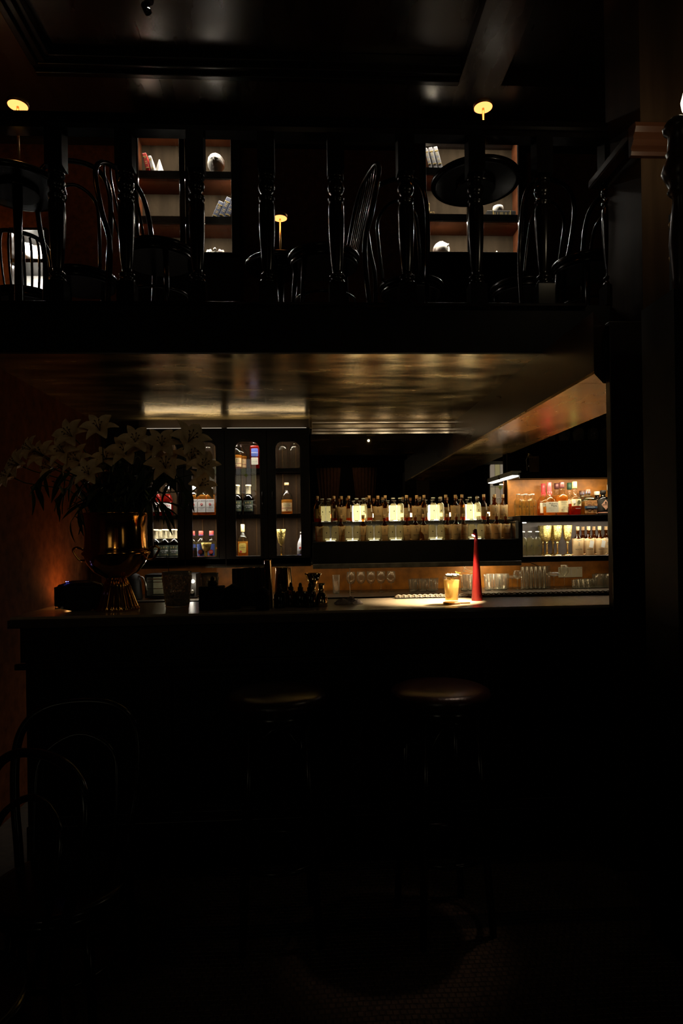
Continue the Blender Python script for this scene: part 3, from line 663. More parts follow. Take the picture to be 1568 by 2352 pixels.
# window 1
for px, lb, Y in ((357, 'gold-necked rum bottle at left of first cabinet window', 4.76), (378, 'gold-necked rum bottle in middle of first cabinet window', 4.76), (400, 'gold-necked rum bottle at right of first cabinet window', 4.76), (368, 'rear left rum bottle in the first cabinet window', 4.845), (390, 'rear right rum bottle in the first cabinet window', 4.845)): camikara(px, zb, lb, Y)
for px, lb in ((362, 'red liqueur bottle left of the other behind lily leaves'), (386, 'red liqueur bottle right of the other behind lily leaves')):
    bottle('liqueur_bottle', lb, px, 1180, 4.78, zs2, [(.034, 0), (.037, .005), (.035, .12), (.028, .145), (.014, .165), (.012, .2)], CLEAR, REDLIQ, .8, [(.014, .195), (.014, .225)], WHITE,
           [L_patch(.0374, 50, .03, .10, WHITE), L_txt('- - - -', .007, 0, -.0385, .075, REDL, .04, .045)])
for px, lb, w2 in ((478, 'clear dome added for the arc reflection at right of top shelf, second window', 1), (650, 'left one of two clear domes added for arc reflections on top shelf', 1), (676, 'right one of two clear domes added for arc reflections on top shelf', 1)):
    t = thing('reflection_dome', lb, 'cloche', (PX(px, 1075, 4.78), 4.78, zs1))  # domes added to give the arc-shaped reflections on the top shelf
    MB().lathe([(.040, 0), (.0405, .14), (.035, .165), (.022, .182), (.006, .188)], 28, caps=False).obj('dome', CLEAR, t)
    MB().lathe([(.0, .187), (.004, .188), (.007, .194), (.004, .2)], 12).obj('knob', CLEAR, t)
    MB().lathe([(.040, .0), (.0415, .0), (.0415, .003), (.040, .003)], 28, caps=False).obj('rim', CLEAR, t)
bottle('white_bottle', 'white frosted bottle with blue foot cut by rightmost window edge', 693, 1275, 4.78, zb, [(.031, 0), (.035, .004), (.032, .10), (.028, .115), (.012, .15), (.011, .17)], pm('frosted_white', (.8, .8, .8), .4), None, .5, [(.012, .168), (.013, .19)], STEEL,
       [L_patch(.0356, 80, .002, .022, pm('violet_blue', (.09, .07, .5), .5), 'foot_band'), L_patch(.0352, 40, .05, .09, WHITE), L_disc(.008, -.012, -.037, .07, REDL)])
# goblets
def goblet_proto():
    t = thing('brass_goblet', '', 'goblet')
    MB().lathe([(.0, .095), (.010, .094), (.022, .105), (.028, .13), (.033, .175), (.0345, .20), (.033, .20), (.029, .165), (.020, .112), (.004, .104)], 22, caps=False).obj('bowl', GOBLET, t)
    MB().lathe([(.006, .012), (.006, .075), (.010, .078), (.011, .083), (.009, .088), (.006, .089), (.010, .095)], 16).obj('stem', BRASS, t)
    MB().lathe([(.036, 0), (.036, .003), (.024, .009), (.008, .018)], 22).obj('foot', BRASS, t)
    return t
gp = goblet_proto(); protos.append(gp)
dup(gp, (PX(646, 1275, 4.72), 4.72, zb), 0, 'brass goblet at lower left of the rightmost cabinet window', 'engraved brass goblets', (1, 1, 1.05))
dup(gp, (PX(474, 1275, 4.695), 4.695, zb), 0, 'squat brass goblet in front of vodka bottles', 'engraved brass goblets', (1.1, 1.1, .60))

# =============================================================== RIGHT-HAND SHELF UNIT
YR = 4.585
rx0 = mx1; rx1 = PX(1395, 1200, 4.6) + .35
ru = thing('shelf_unit', 'dark shelf unit with amber niche and white-lit compartment below', 'shelving', (0, 0, 0))
zA0, zA1 = PZ(1290, 1183, YR), PZ(1290, 1094, YR)          # amber niche
zB0, zB1 = PZ(1300, 1277, YR), PZ(1300, 1198, YR)          # lower compartment
MB().box(rx0, rx1, 4.86, 4.88, zA0, zA1 + .02).obj('amber_back', AMBER, ru)
MB().box(rx0 - .0, rx1, YR, 4.90, zB1, zA0).obj('shelf', BLACK, ru, bevel=.002)
MB().box(rx0 - .0, rx1, YR + .02, 4.90, zA1, zA1 + .03).box(rx0, rx1, YR, YR + .012, zA1 - .012, zA1 + .03).obj('niche_top', BLACK, ru)
MB().box(rx0, rx1, YR + .06, 4.90, zA1 + .03, ZBM).obj('dark_upper_panel', BLACK, ru) if False else None
MB().box(rx0, rx1, 4.86, 4.90, zA1 + .03, ZSOF).obj('upper_back', BLACK, ru)
lx = PX(1200, 1240, YR)
MB().box(lx - .02, lx, YR, 4.90, zB0, zB1).obj('side_board', BLACK, ru)
MB().box(lx, rx1, 4.85, 4.87, zB0, zB1).obj('grey_back', pm('greyed_panel', (.16, .13, .10), .6, var=.2), ru)
MB().box(lx - .02, rx1, YR, 4.90, zB0 - .03, zB0).obj('bottom_shelf', pm('pinkish_shelf_board', (.26, .19, .15), .4, var=.15), ru)
MB().box(lx - .02, rx1, YR - .004, YR, zB0 - .04, zB0 - .001).obj('front_lip', BLACK, ru)
light('niche_led', 'AREA', ((rx0 + rx1) / 2 - .1, YR + .022, zA1 - .003), 4.6, (1, .84, .56), rx1 - rx0 - .3, .012, rot=(12, 0, 0))
MB().box(lx + .01, lx + .045, YR + .05, YR + .06, zB1 - .006, zB1 - .001).obj('led_strip', LEDC, ru)
light('compartment_led', 'AREA', ((lx + rx1) / 2 - .1, YR + .015, zB1 - .003), 3.0, (1, .92, .78), rx1 - lx - .2, .012, rot=(12, 0, 0))
# bar light running back to the mirror
bl = thing('picture_light', 'short brushed steel bar light meeting the mirror above amber niche', 'lamp', (PX(1174, 1086, 4.72), 4.6, zA1 + .012))
MB().box(-.035, .035, 0, .31, .0, .035).obj('housing', STEEL, bl, bevel=.003); MB().box(-.03, .03, .01, .30, -.006, -.0005).obj('diffuser', LEDC, bl)
# items in the amber niche
zn = zA0
dwn = []
for i, (px, Y) in enumerate(((1190, 4.68), (1207, 4.68), (1223, 4.68), (1200, 4.76), (1217, 4.76))):
    dup(pcd, (PX(px, 1180, Y), Y, zn), .0, f'{ORD[i if i < 3 else i - 3]} small clear bottle from the left in the amber niche, {"front" if i < 3 else "rear"} row', 'clear bottles in the amber niche', (.98, .98, .94))
WAX = pm('red_sealing_wax', (.75, .07, .08), .35, var=.2)
MAK = [(.040, 0), (.047, .005), (.050, .085), (.047, .115), (.030, .14), (.015, .155), (.0135, .17), (.0135, .21)]
def makers(px, Y, lb):
    x = PX(px, 1180, Y)
    t = bottle('wax_sealed_bourbon_bottle', lb, px, 1180, Y, zn, MAK, CLEAR, WHISKY, .32 if Y < 4.75 else .7, [(.017, .168), (.016, .178), (.0165, .21), (.0165, .246), (.015, .248)], WAX,
               [L_flat(-.045, .048, .022, .100, -.0505, PAPER), L_txt("Maker's", .013, .008, -.0515, .088, INK, 0, .062), L_txt('Mark', .013, .014, -.0515, .072, INK, 0, .045), L_txt('BOURBON WHISKY', .004, .0, -.0515, .055, INK, 0, .05), L_txt('HANDMADE', .003, 0, -.0515, .040, INK, 0, .03)], 'wax sealed bourbon bottles')
    m = MB()
    for a, l in ((-110, .03), (-70, .045), (-30, .025), (-160, .035)):
        ca, sa = math.cos(R(a)), math.sin(R(a)); m.tube([(.0155 * ca, .0155 * sa, .18), (.0155 * ca, .0155 * sa, .172 - l * .4), (.017 * ca, .017 * sa, .172 - l * .6)], [.004, .003, .0025], 6)
    m.obj('wax_drip', WAX, t); return t
makers(1262, 4.69, 'bourbon bottle with dripping red wax neck in front, amber niche')
makers(1248, 4.80, 'bourbon bottle with red wax neck behind its twin')
for px, Y, lb in ((1291, 4.69, 'round-shouldered single malt bottle with tall cream label, front'), (1279, 4.79, 'round-shouldered single malt bottle standing behind its twin')):
    bottle('single_malt_bottle', lb, px, 1180, Y, zn, [(.037, 0), (.041, .005), (.041, .11), (.047, .125), (.044, .145), (.022, .165), (.018, .172), (.021, .185), (.017, .198), (.014, .21)], CLEAR, WHISKY, .72, [(.0175, .205), (.019, .21), (.0195, .245), (.017, .250)], pm('plum_foil', (.16, .06, .06), .35, metal=.4),
           [L_patch(.0418, 62, .022, .108, pm('cream_label', (.85, .74, .45), .7)), L_txt('THE BALVENIE', .006, 0, -.0428, .098, INK, .043, .05), L_txt('DOUBLEWOOD', .003, 0, -.0428, .082, INK, .043, .04), L_txt('14', .007, 0, -.0428, .061, INK, .043, .012),
            L_disc(.004, -.018, -.039, .04, pm('rust_seal', (.6, .2, .05), .6)), L_txt('AGED 14 YEARS', .003, 0, -.0428, .046, INK, .043, .045)], 'round-shouldered single malts')
for px, Y, lb, cc in ((1320, 4.69, 'whisky bottle with pale green cap and stag label, front', (.55, .62, .22)), (1308, 4.79, 'whisky bottle with dark green cap standing behind', (.03, .10, .06))):
    bottle('stag_whisky_bottle', lb, px, 1180, Y, zn, [(.038, 0), (.043, .005), (.046, .10), (.043, .125), (.028, .148), (.016, .16), (.017, .18), (.016, .205)], CLEAR, liquid('ruby_whisky', (.75, .12, .03), (.7, .10, .02), .4), .42, [(.0165, .20), (.018, .205), (.018, .25), (.016, .252)], pm('cap_%d' % Y.__hash__(), cc, .4),
           [L_patch(.0462, 50, .068, .12, pm('cream_label', (.85, .74, .45), .7)), L_disc(.016, .012, -.0490, .095, pm('olive_print', (.12, .11, .04), .7), 'stag_roundel', .8), L_disc(.016, -.024, -.0440, .102, WHITE, 'round_label'), L_txt('WHISKY', .006, .006, -.0485, .050, WHITE, .047, .04)], 'stag whisky bottles')
WAIST = pm('amber_print', (.45, .22, .08), .5, var=.6, scale=60)
for px, Y, lb in ((1350, 4.69, 'square-shouldered bottle with blue banded label in front'), (1337, 4.81, 'square-shouldered bottle with blue neck band behind')):
    bottle('square_shouldered_bottle', lb, px, 1180, Y, zn, [(.046, 0), (.049, .004), (.049, .11), (.044, .125), (.018, .142), (.014, .15), (.014, .165)], GREENG, WHISKY, .6, [(.0205, .160), (.021, .163), (.021, .19), (.019, .192)], pm('brown_cap', (.16, .07, .04), .4),
           [L_patch(.0214, 180, .162, .178, pm('sky_band', (.15, .38, .75), .5), 'neck_band'), L_flat(-.046, .046, .012, .108, -.0500, WAIST), L_disc(.026, -.010, -.0510, .056, pm('arch_print', (.25, .11, .06), .6), 'arch_picture', .8), L_disc(.020, .030, -.0510, .05, pm('arch_print', (.25, .11, .06), .6), 'arch_picture', .7),
            L_flat(-.048, .048, .048, .066, -.0520, pm('navy_band', (.04, .10, .2), .5), 'band'), L_txt('CREVENTE', .008, 0, -.0532, .057, WHITE, 0, .06)], 'square-shouldered bottles', n=6, seg=28)
for px, Y, lb in ((1385, 4.69, 'black apothecary gin bottle with copper diamond label'), (1371, 4.80, 'dark gin bottle with white cap, rear')):
    bottle('gin_bottle', lb, px, 1180, Y, zn, [(.036, 0), (.040, .005), (.040, .12), (.036, .13), (.020, .136), (.016, .142), (.016, .16)], DARKG, None, .5, [(.018, .155), (.021, .158), (.021, .182), (.018, .184)], BLACK if Y < 4.75 else PAPER,
           [L_patch(.0408, 85, .03, .118, INK), lambda t: diamond(.032, .038, 'diamond_label', pm('copper_label', (.75, .42, .30), .5), t, (0, -.0425, .074)), L_txt("HENDRICK'S", .008, 0, -.0436, .074, INK, 0, .052), lambda t: diamond(.007, .012, 'emblem', INK, t, (0, -.0436, .090)),
            L_patch(.0412, 85, .012, .022, pm('copper_label', (.75, .42, .30), .5), 'band')], 'apothecary gin bottles')
bottle('tall_bottle', 'tall bottle with white upright label cut off by column', 1399, 1180, 4.74, zn, [(.036, 0), (.04, .005), (.04, .16), (.014, .20), (.013, .235)], CLEAR, SPIRIT2, .7, [(.014, .23), (.015, .25)], STEEL, [L_patch(.0408, 70, .03, .12, WHITE), L_patch(.0145, 180, .19, .23, WHITE, 'neck_label')])
# lower compartment
zc = zB0
for i, px in enumerate((1201, 1217, 1234)):
    dup(pcd, (PX(px, 1275, 4.68), 4.68, zc), 0, f'{ORD[i]} unlit clear bottle from the left beside the brass goblets', 'clear bottles beside the goblets', (1.02, 1.02, 1.06))
for i, (px, Y) in enumerate(((1256, 4.68), (1280, 4.68), (1303, 4.68), (1247, 4.77), (1270, 4.77))):
    dup(gp, (PX(px, 1275, Y), Y, zc), 0, f'{["left", "middle", "right", "left", "right"][i]} brass goblet of the {"front" if i < 3 else "rear"} row in white-lit compartment', 'engraved brass goblets', (1.03, 1.03, 1.13))
for i, (px, Y) in enumerate(((1327, 4.68), (1352, 4.68), (1377, 4.68), (1339, 4.78), (1364, 4.78), (1392, 4.78))):
    o = dup(pb, (PX(px, 1275, Y), Y, zc), random.uniform(-.2, .2), f'{ORD[i % 3]} cloth-bagged bottle from the left, {"front" if i < 3 else "rear"} row beside brass goblets', 'bagged bottles beside the goblets', (1.12, 1.12, 1.12))
    if i in (1, 2):
        MB().box(-.026, .0, -.041, -.0402, .050, .095).obj('swing_tag', PAPER, o, rot=(0, R(12), 0)); MB().tube([(-.013, -.04, .095), (0, -.012, .118), (.008, .002, .118), (0, .012, .12)], .001, 5).obj('tag_string', pm('yellow_cord', (.8, .6, .05), .6), o)
# dark bottle with tag on the ledge above
t = bottle('boxed_dark_bottle', 'dark bottle with tan card label and string on ledge above niche', 1222, 1078, 4.68, zA1 + .03, [(.036, 0), (.040, .004), (.040, .13), (.038, .15), (.026, .20), (.014, .215)], DARKG, None, .5, [(.015, .212), (.016, .235)], BLACK,
       [L_flat(-.036, .036, .01, .125, -.0415, pm('tan_card', (.22, .14, .07), .7)), L_txt('- - - -', .009, -.004, -.0425, .105, INK, 0, .05), L_txt('- - -', .004, -.004, -.0425, .08, INK, 0, .03)])
MB().tube([(-.038, -.03, .14), (-.056, -.03, .10), (-.052, -.03, .06), (-.050, -.03, .02)], .0015, 6).obj('string', PAPER, t)
# hanging stemware
hr = thing('glass_rack', 'dark overhead rack holding upturned wine glasses', 'rack', (0, 0, 0))
zr = PZ(1320, 978, 4.70) + .06
for k in range(6):
    x = PX(1245 + k * 33, 990, 4.70); MB().box(x - .006, x + .006, 4.62, 4.86, zr, zr + .015).obj('rail', DARK, hr)
def wine_proto(nm='wine_glass', bowl=.034, hb=.075, hs=.075, flip=False, mat=GWARE, ribs=0):
    t = thing(nm, '', 'glass'); s = -1 if flip else 1
    pf = [(.004, hs), (bowl * .6, hs + .008), (bowl * .98, hs + hb * .35), (bowl, hs + hb * .5), (bowl * .82, hs + hb)]
    pr = [(r, s * z) for r, z in pf] + [(r - .0012, s * z) for r, z in reversed(pf)]
    MB().lathe(pr, 24, caps=False, flute=.03 if ribs else 0, nf=ribs).obj('bowl', mat, t)
    MB().lathe([(.0038, s * .004), (.003, s * .03), (.0035, s * hs)], 8).obj('stem', mat, t)
    MB().lathe([(.030, 0), (.030, s * .002), (.004, s * .006)], 20).obj('foot', mat, t)
    return t
wp = wine_proto(flip=True, bowl=.042, hb=.10, hs=.07); protos.append(wp)
for k, px in enumerate((1262, 1295, 1328, 1361, 1390)):
    dup(wp, (PX(px, 1000, 4.70), 4.70, zr + .0), 0, f'{ORD[k]} upturned wine glass from the left hanging in dark rack', 'hanging wine glasses')

# =============================================================== GLASSWARE on the back counter
def tumbler_proto(nm, r0, r1, h, ribs=0, mat=None, seg=28):
    t = thing(nm, '', 'glass'); mat = mat or GWARE
    pf = [(r0, 0), (r1, h), (r1 - .0015, h), (r0 - .002, .006), (0.0005, .006)]
    MB().lathe(pf, seg if not ribs else ribs * 4, caps=False, flute=.035 if ribs else 0, nf=ribs).obj('wall', mat, t)
    MB().lathe([(r0 * .98, .0), (r0, .003), (r0 * .96, .006)], 20).obj('base', pm('glass_base', (.35, .36, .32), .08, trans=.4, spec=.8), t)
    return t
pt = tumbler_proto('tumbler', .027, .033, .09); prb = tumbler_proto('ribbed_highball', .024, .027, .115, 12); ph = tumbler_proto('highball_glass', .0125, .0125, .165, 0, seg=14)
pst = tumbler_proto('shot_glass', .015, .018, .065, 0, seg=16); pwn = wine_proto('stem_glass', .030, .065, .075); pcoupe = wine_proto('coupe_glass', .045, .035, .09)
prg = wine_proto('ribbed_goblet', .034, .09, .06, ribs=12); pbt = tumbler_proto('large_tumbler', .038, .042, .10, 8)
protos += [pt, prb, ph, pst, pwn, pcoupe, prg, pbt]
def row(proto, pxs, Ys, nm, grp, where, s=1.0):
    i = 0
    for j, Y in enumerate(Ys):
        for px in pxs:
            dup(proto, (PX(px + j * 5, 1355, Y), Y, ZBK), random.uniform(0, 1), f'{ORD[i]} {nm} {where}', grp, (s, s, s)); i += 1
row(prg, (806, 829, 852, 875, 898), (4.66,), 'ribbed glass goblet from the left below bottle display', 'ribbed goblets', 'by dark cloth side')
row(pt, (948, 970, 992), (4.62, 4.72), 'squat tumbler', 'squat tumblers', 'of the cluster left of the cocktail')
row(prb, (1066, 1084, 1120, 1140, 1155), (4.62, 4.70), 'ribbed highball', 'ribbed highballs', 'of the cluster around the red lamp')
row(ph, (1200, 1210, 1220, 1230, 1240, 1250), (4.64, 4.70, 4.76), 'tall thin highball', 'tall thin highballs', 'of the packed cluster right of red lamp', 1.0)
row(pst, (1318, 1329, 1340, 1351), (4.60, 4.65, 4.70, 4.75), 'small shot glass', 'shot glasses', 'of the low cluster near the socket')
row(pbt, (1374, 1398), (4.66, 4.76), 'large ridged tumbler', 'large ridged tumblers', 'beside the column', 1.0)
dup(pwn, (PX(1188, 1355, 4.60), 4.60, ZBK), 0, 'stemmed wine glass just left of tall highballs', 'stem glasses')
dup(pwn, (PX(1296, 1355, 4.60), 4.60, ZBK), 0, 'taller stemmed wine glass in front of white socket plate', 'stem glasses', (1, 1, 1.25))
dup(pcoupe, (PX(1272, 1355, 4.60), 4.60, ZBK), 0, 'wide coupe glass right of tall highballs', 'coupe glasses')
dup(pcoupe, (PX(1176, 1355, 4.70), 4.70, ZBK), 0, 'wide coupe glass left of the stemmed wine glass', 'coupe glasses', (1, 1, .8))
dup(prb, (PX(772, 1355, 4.62), 4.62, ZBK), 0, 'ribbed highball standing alone behind brass jiggers', 'ribbed highballs', (1, 1, 1.15))
# switch plate
sp = thing('socket_plate', 'white socket and switch plate on amber wall', 'socket', (PX(1309, 1314, 4.855), 4.857, PZ(1309, 1314, 4.855)))
MB().box(-.095, .095, -.006, 0, -.04, .04).obj('plate', PAPER, sp, bevel=.002)
for x in (-.07, -.02, .03): MB().ring([(x - .022, -.028), (x + .022, -.028), (x + .022, .028), (x - .022, .028)], [(x - .019, -.025), (x + .019, -.025), (x + .019, .025), (x - .019, .025)], -.0085, -.006).obj('module', WHITE, sp)
for x in (-.085, .06, .085): disc(.0025, 'screw', INK, sp, (x, -.0065, .03), 8)
# under-shelf tube light
x0, x1 = PX(1080, 1296, 4.7), PX(1142, 1296, 4.7)
ul = thing('tube_light', 'short white LED tube under the shelf behind red lamp', 'lamp', ((x0 + x1) / 2, 4.70, ZCB - .012))
MB().tube([(-(x1 - x0) / 2, 0, 0), ((x1 - x0) / 2, 0, 0)], .006, 8).obj('tube', LED, ul)
MB().box(-(x1 - x0) / 2 - .01, (x1 - x0) / 2 + .01, -.01, .01, .005, .012).obj('housing', WHITE, ul)
light('under_shelf', 'AREA', ((x0 + x1) / 2, 4.69, ZCB - .02), 1.0, (1, .82, .5), x1 - x0, .02, rot=(15, 0, 0))
light('under_shelf_long', 'AREA', (.95, 4.62, ZCB - .02), .75, (1, .72, .36), 2.7, .015, rot=(20, 0, 0))
light('under_cabinet_long', 'AREA', (-.65, 4.66, ZCB - .035), .16, (1, .66, .3), 1.3, .015, rot=(20, 0, 0))
wr = thing('loose_cable', 'thin looped pale cables under shelf left of red lamp', 'cable', (PX(1070, 1300, 4.65), 4.65, PZ(1070, 1298, 4.65)))
MB().tube([(-.03, 0, 0), (-.01, 0, -.02), (-.02, 0, -.045), (-.035, 0, -.06)], .0015, 6).obj('strand', PAPER, wr); MB().tube([(.0, 0, .0), (-.012, .0, -.02), (.02, 0, -.04), (.06, 0, -.05), (.03, 0, -.055), (-.02, 0, -.045)], .0018, 6).obj('strand', PAPER, wr)
MB().tube([(.15, 0.05, .002), (.2, .05, -.004), (.28, .05, .004), (.36, .05, .01), (.5, .05, .008), (.56, .05, -.02), (.6, .05, -.05)], .003, 6).obj('black_lead', BLACK, wr)
# toaster oven
T = P(392, 1372, 4.42); tw = M(57, 4.42)
to = thing('toaster_oven', 'black countertop oven with lit window and round dials', 'oven', (T.x, 4.42, ZBK)); th = M(56, 4.42)
MB().ring([(-tw, .008), (tw, .008), (tw, th), (-tw, th)], rrect(-tw + .012, tw - .10, .025, th - .018, .006), -.002, .0).obj('front_frame', BLACK, to)
MB().box(-tw, tw, .20, .22, .008, th).obj('back_wall', BLACK, to); MB().box(-tw, tw, 0, .2, th - .008, th).obj('top', BLACK, to); MB().box(-tw, tw, 0, .2, .008, .014).obj('floor_pan', STEEL, to)
MB().box(-tw, -tw + .008, 0, .2, .012, th).obj('side', BLACK, to); MB().box(tw - .095, tw, 0, .2, .014, th - .008).obj('control_panel', BLACK, to)
MB().box(-tw + .01, tw - .1, .19, .199, .02, th - .01).obj('liner', pm('oven_liner', (.35, .33, .24), .4, var=.3), to)
for z in (.07, .115): MB().tube([(-tw + .01, .02, z), (tw - .1, .02, z)], .003, 6).obj('rack', STEEL, to)
MB().tube([(-tw + .02, -.018, th - .03), (tw - .11, -.018, th - .03)], .004, 8).obj('door_handle', STEEL, to)
disc(.013, 'lit_dial', emit('dial_glow', (1, .95, .75), 5), to, (tw - .020, -.004, th * .70)); MB().lathe([(.014, 0), (.013, .012), (.010, .013)], 18).obj('dial', STEEL, to, (tw - .024, -.003, th * .28), rot=(R(90), 0, 0))
light('oven_light', 'POINT', (T.x - .05, 4.5, ZBK + .13), .12, (1, .9, .6), .01)
light('dial_light', 'POINT', (T.x + tw - .020, 4.36, ZBK + th * .7), 1.3, (1, .9, .7), .015)
kt = thing('kettle', 'black kettle with curved steel handle behind the brass urn', 'kettle', (PX(305, 1372, 4.42), 4.42, ZBK))
MB().lathe([(.06, 0), (.065, .01), (.058, .12), (.045, .17), (.02, .18)], 24).obj('body', BLACK, kt); MB().tube([(.045, -.02, .16), (.075, -.02, .15), (.09, -.02, .11), (.098, -.02, .06)], .006, 8).obj('handle', STEEL, kt); MB().lathe([(.018, .18), (.02, .186), (.012, .196)], 16).obj('lid_knob', STEEL, kt)

# =============================================================== THINGS ON THE BAR
light('cocktail_pool', 'SPOT', (PX(1086, 1222, 2.86), 2.86, PZ(1086, 1220, 2.86)), 75, (1, .80, .52), .008, aim=(PX(1015, 1385, 2.84), 2.92, ZC), spot=74, blend=.9)
Y = 2.86
c = P(1095, 1372, 2.92)
rl = thing('cone_table_lamp', 'slim red cone table lamp with tilted head beside cocktail', 'lamp', (c.x, 2.92, ZC)); hh = M(1372 - 1228, 2.92)
MB().lathe([(.0245, 0), (.025, .002), (.0085, hh - .004), (.008, hh)], 32).obj('cone_body', RED, rl)
MB().tube([(0, 0, hh - .002), (-.002, 0, hh + .008), (-.006, -.003, hh + .022), (-.002, 0, hh + .044)], [.008, .0095, .011, .006], 14).obj('head', pm('dark_red_enamel', (.25, .02, .02), .4), rl)
MB().lathe([(.0, 0), (.008, 0), (.0085, .003)], 14).obj('lens', emit('lamp_lens', (1, .95, .85), 30), rl, (-.015, -.006, hh + .013), rot=(0, R(35), 0))
MB().lathe([(.006, 0), (.0085, .003), (.010, .012)], 14, caps=False).obj('shade_lip', RED, rl, (-.014, -.005, hh + .012), rot=(0, R(35), 0))
disc(.002, 'button', INK, rl, (.008, -.0242, .018), 8)
# cocktail
c = P(1037, 1380, 2.80); hg = M(60, 2.80)
ct = thing('cocktail', 'pale golden cocktail in a tapered tumbler with frothy garnish', 'drink', (c.x, 2.80, ZC + .009))
MB().lathe([(.026, 0), (.0275, .002), (.037, hg), (.036, hg), (.0265, .008), (.0005, .007)], 36, caps=False).obj('tumbler', glass('tumbler_glass', (.98, .97, .94), (.9, .82, .68)), ct)
MB().lathe([(.0262, .009), (.0265, .010), (.0345, hg - .018), (.034, hg - .0175), (.0005, hg - .0175)], 36).obj('drink', liquid('cocktail_liquid', (.97, .86, .55), (1, .80, .40), .6), ct)
ic = MB().box(-.013, .012, -.014, .012, -.012, .012).obj('ice_cube', liquid('ice', (.95, .95, .9), (1, .93, .75), .5), ct, (-.006, -.004, hg - .018), rot=(.4, .3, .5), bevel=.003)
m = MB(); rnd = random.Random(2); m.lathe([(.0, -.008), (.022, -.006), (.029, .0), (.022, .006), (.0, .009)], 20, c=(.003, 0, hg), sy=.7)
for k in range(44):
    a = rnd.uniform(0, 6.28); r = rnd.uniform(0, .022); m.lathe([(.0, -.004), (.005, -.002), (.006, .001), (.003, .005), (.0, .006)], 8, c=(.003 + r * 1.3 * math.cos(a), r * .6 * math.sin(a), hg + rnd.uniform(0, .006)))
m.obj('froth', pm('white_froth', (.95, .9, .78), .7), ct)['kind'] = 'stuff'
MB().tube([(-.02, .0, hg + .003), (0.01, -.01, hg + .006), (.045, -.008, hg + .002)], [.001, .003, .0015], 6).obj('garnish_stick', CORK, ct)
m = MB()
for k in range(7):
    a = k * .5; m.tube([(.018, 0, hg + .005), (.022 + .004 * k * .6, .004 * math.sin(a), hg + .012), (.020 + .0035 * k, .006 * math.cos(a), hg + .020 - .001 * k)], .0007, 4)
m.obj('herb_sprig', pm('yellow_green_herb', (.45, .5, .05), .6), ct)
cs = thing('wooden_coaster', 'small round wooden paddle coaster beneath the cocktail', 'coaster', (c.x, 2.80, ZC))
MB().lathe([(.036, 0), (.038, .002), (.038, .007), (.036, .009)], 32).obj('disc', pm('oiled_oak', (.45, .22, .08), .5, var=.3, scale=30, stretch=(.3, 3, 1)), cs)
MB().box(.03, .082, -.008, .008, .001, .007).obj('handle', pm('oiled_oak', (.45, .22, .08), .5), cs, bevel=.002)
# napkin and straw
c = P(800, 1374, 2.90); nk = thing('napkin', 'crumpled pale cloth napkin on the bar', 'napkin', (c.x, 2.90, ZC))
m = MB(); vs = []; rnd = random.Random(11); N = 15
for j in range(N):
    for i in range(N):
        u, v = i / (N - 1) - .5, j / (N - 1) - .5; d = max(abs(u), abs(v)) * 2
        vs.append((u * .125 + rnd.uniform(-.003, .003), v * .07, max(.0015, .034 * (1 - d) ** .7 * (.75 + .3 * math.sin(u * 17 + v * 6)) + rnd.uniform(0, .005))))
m.add(vs, [(j * N + i, j * N + i + 1, (j + 1) * N + i + 1, (j + 1) * N + i) for j in range(N - 1) for i in range(N - 1)])
o = m.obj('cloth', pm('mauve_grey_cloth', (.42, .34, .30), .9, var=.1, scale=60, bump=.3), nk)
s = MB().tube([(PX(803, 1355, 2.97), 2.97, ZC + .0), (PX(803, 1306, 2.97), 2.97, PZ(803, 1304, 2.97))], .0012, 6).obj('metal_pick', STEEL); tag(s, 'thin upright metal pick behind the crumpled napkin', 'pick')
# jiggers, shakers, droppers, menus in the dark middle of the bar
def onbar(name, label, cat, px, Y): return thing(name, label, cat, (PX(px, 1380, Y), Y, ZC))
t = onbar('cocktail_shaker_tin', 'slim gold shaker tin left of the wide one', 'shaker', 616, 2.80); MB().lathe([(.021, 0), (.022, .004), (.0155, .205), (.017, .208), (.0155, .209)], 28).obj('cup', GUN, t)
t = onbar('cocktail_shaker_tin', 'wide gold shaker tin standing upside down behind droppers', 'shaker', 652, 2.95); MB().lathe([(.045, 0), (.045, .004), (.036, .165), (.037, .168), (.034, .170)], 32).obj('cup', GUN, t)
t = onbar('double_jigger', 'tall flared gold jigger at right of shaker tins', 'jigger', 720, 2.92); MB().lathe([(.026, 0), (.012, .055), (.008, .062), (.014, .085), (.040, .140), (.039, .140), (.013, .088)], 28, caps=False).obj('cone', GUN, t); MB().lathe([(.0095, .058), (.011, .062), (.0095, .066)], 16).obj('waist_ring', BRASS, t)
t = onbar('bell_jigger', 'small bell-shaped gold jigger nearest the napkin', 'jigger', 738, 2.80); MB().lathe([(.027, 0), (.027, .02), (.024, .05), (.012, .064), (.012, .09), (.018, .102), (.017, .102)], 28).obj('bell', GUN, t); MB().lathe([(.0125, .060), (.014, .064), (.0125, .068)], 16).obj('waist_ring', BRASS, t)
for i, (px, Y, lb) in enumerate(((642, 2.78, 'left'), (668, 2.84, 'second'), (690, 2.80, 'third'), (712, 2.78, 'right'))):
    t = onbar('dropper_bottle', f'{lb} small black dropper bottle among the shaker tins', 'bottle', px, Y); t['group'] = 'dropper bottles'
    MB().lathe([(.024, 0), (.025, .003), (.025, .055), (.018, .068), (.010, .072)], 20).obj('glass_body', DARKG, t)
    MB().lathe([(.012, .072), (.0125, .086), (.008, .088), (.007, .10), (.004, .106)], 14).obj('dropper', BLACK if i % 2 else pm('dark_bulb', (.03, .02, .02), .2), t)
t = onbar('menu_holder', 'upright stack of dark menus in a black holder', 'menu stand', 574, 2.90)
mw = M(38, 2.90); mh = M(1375 - 1287, 2.90)
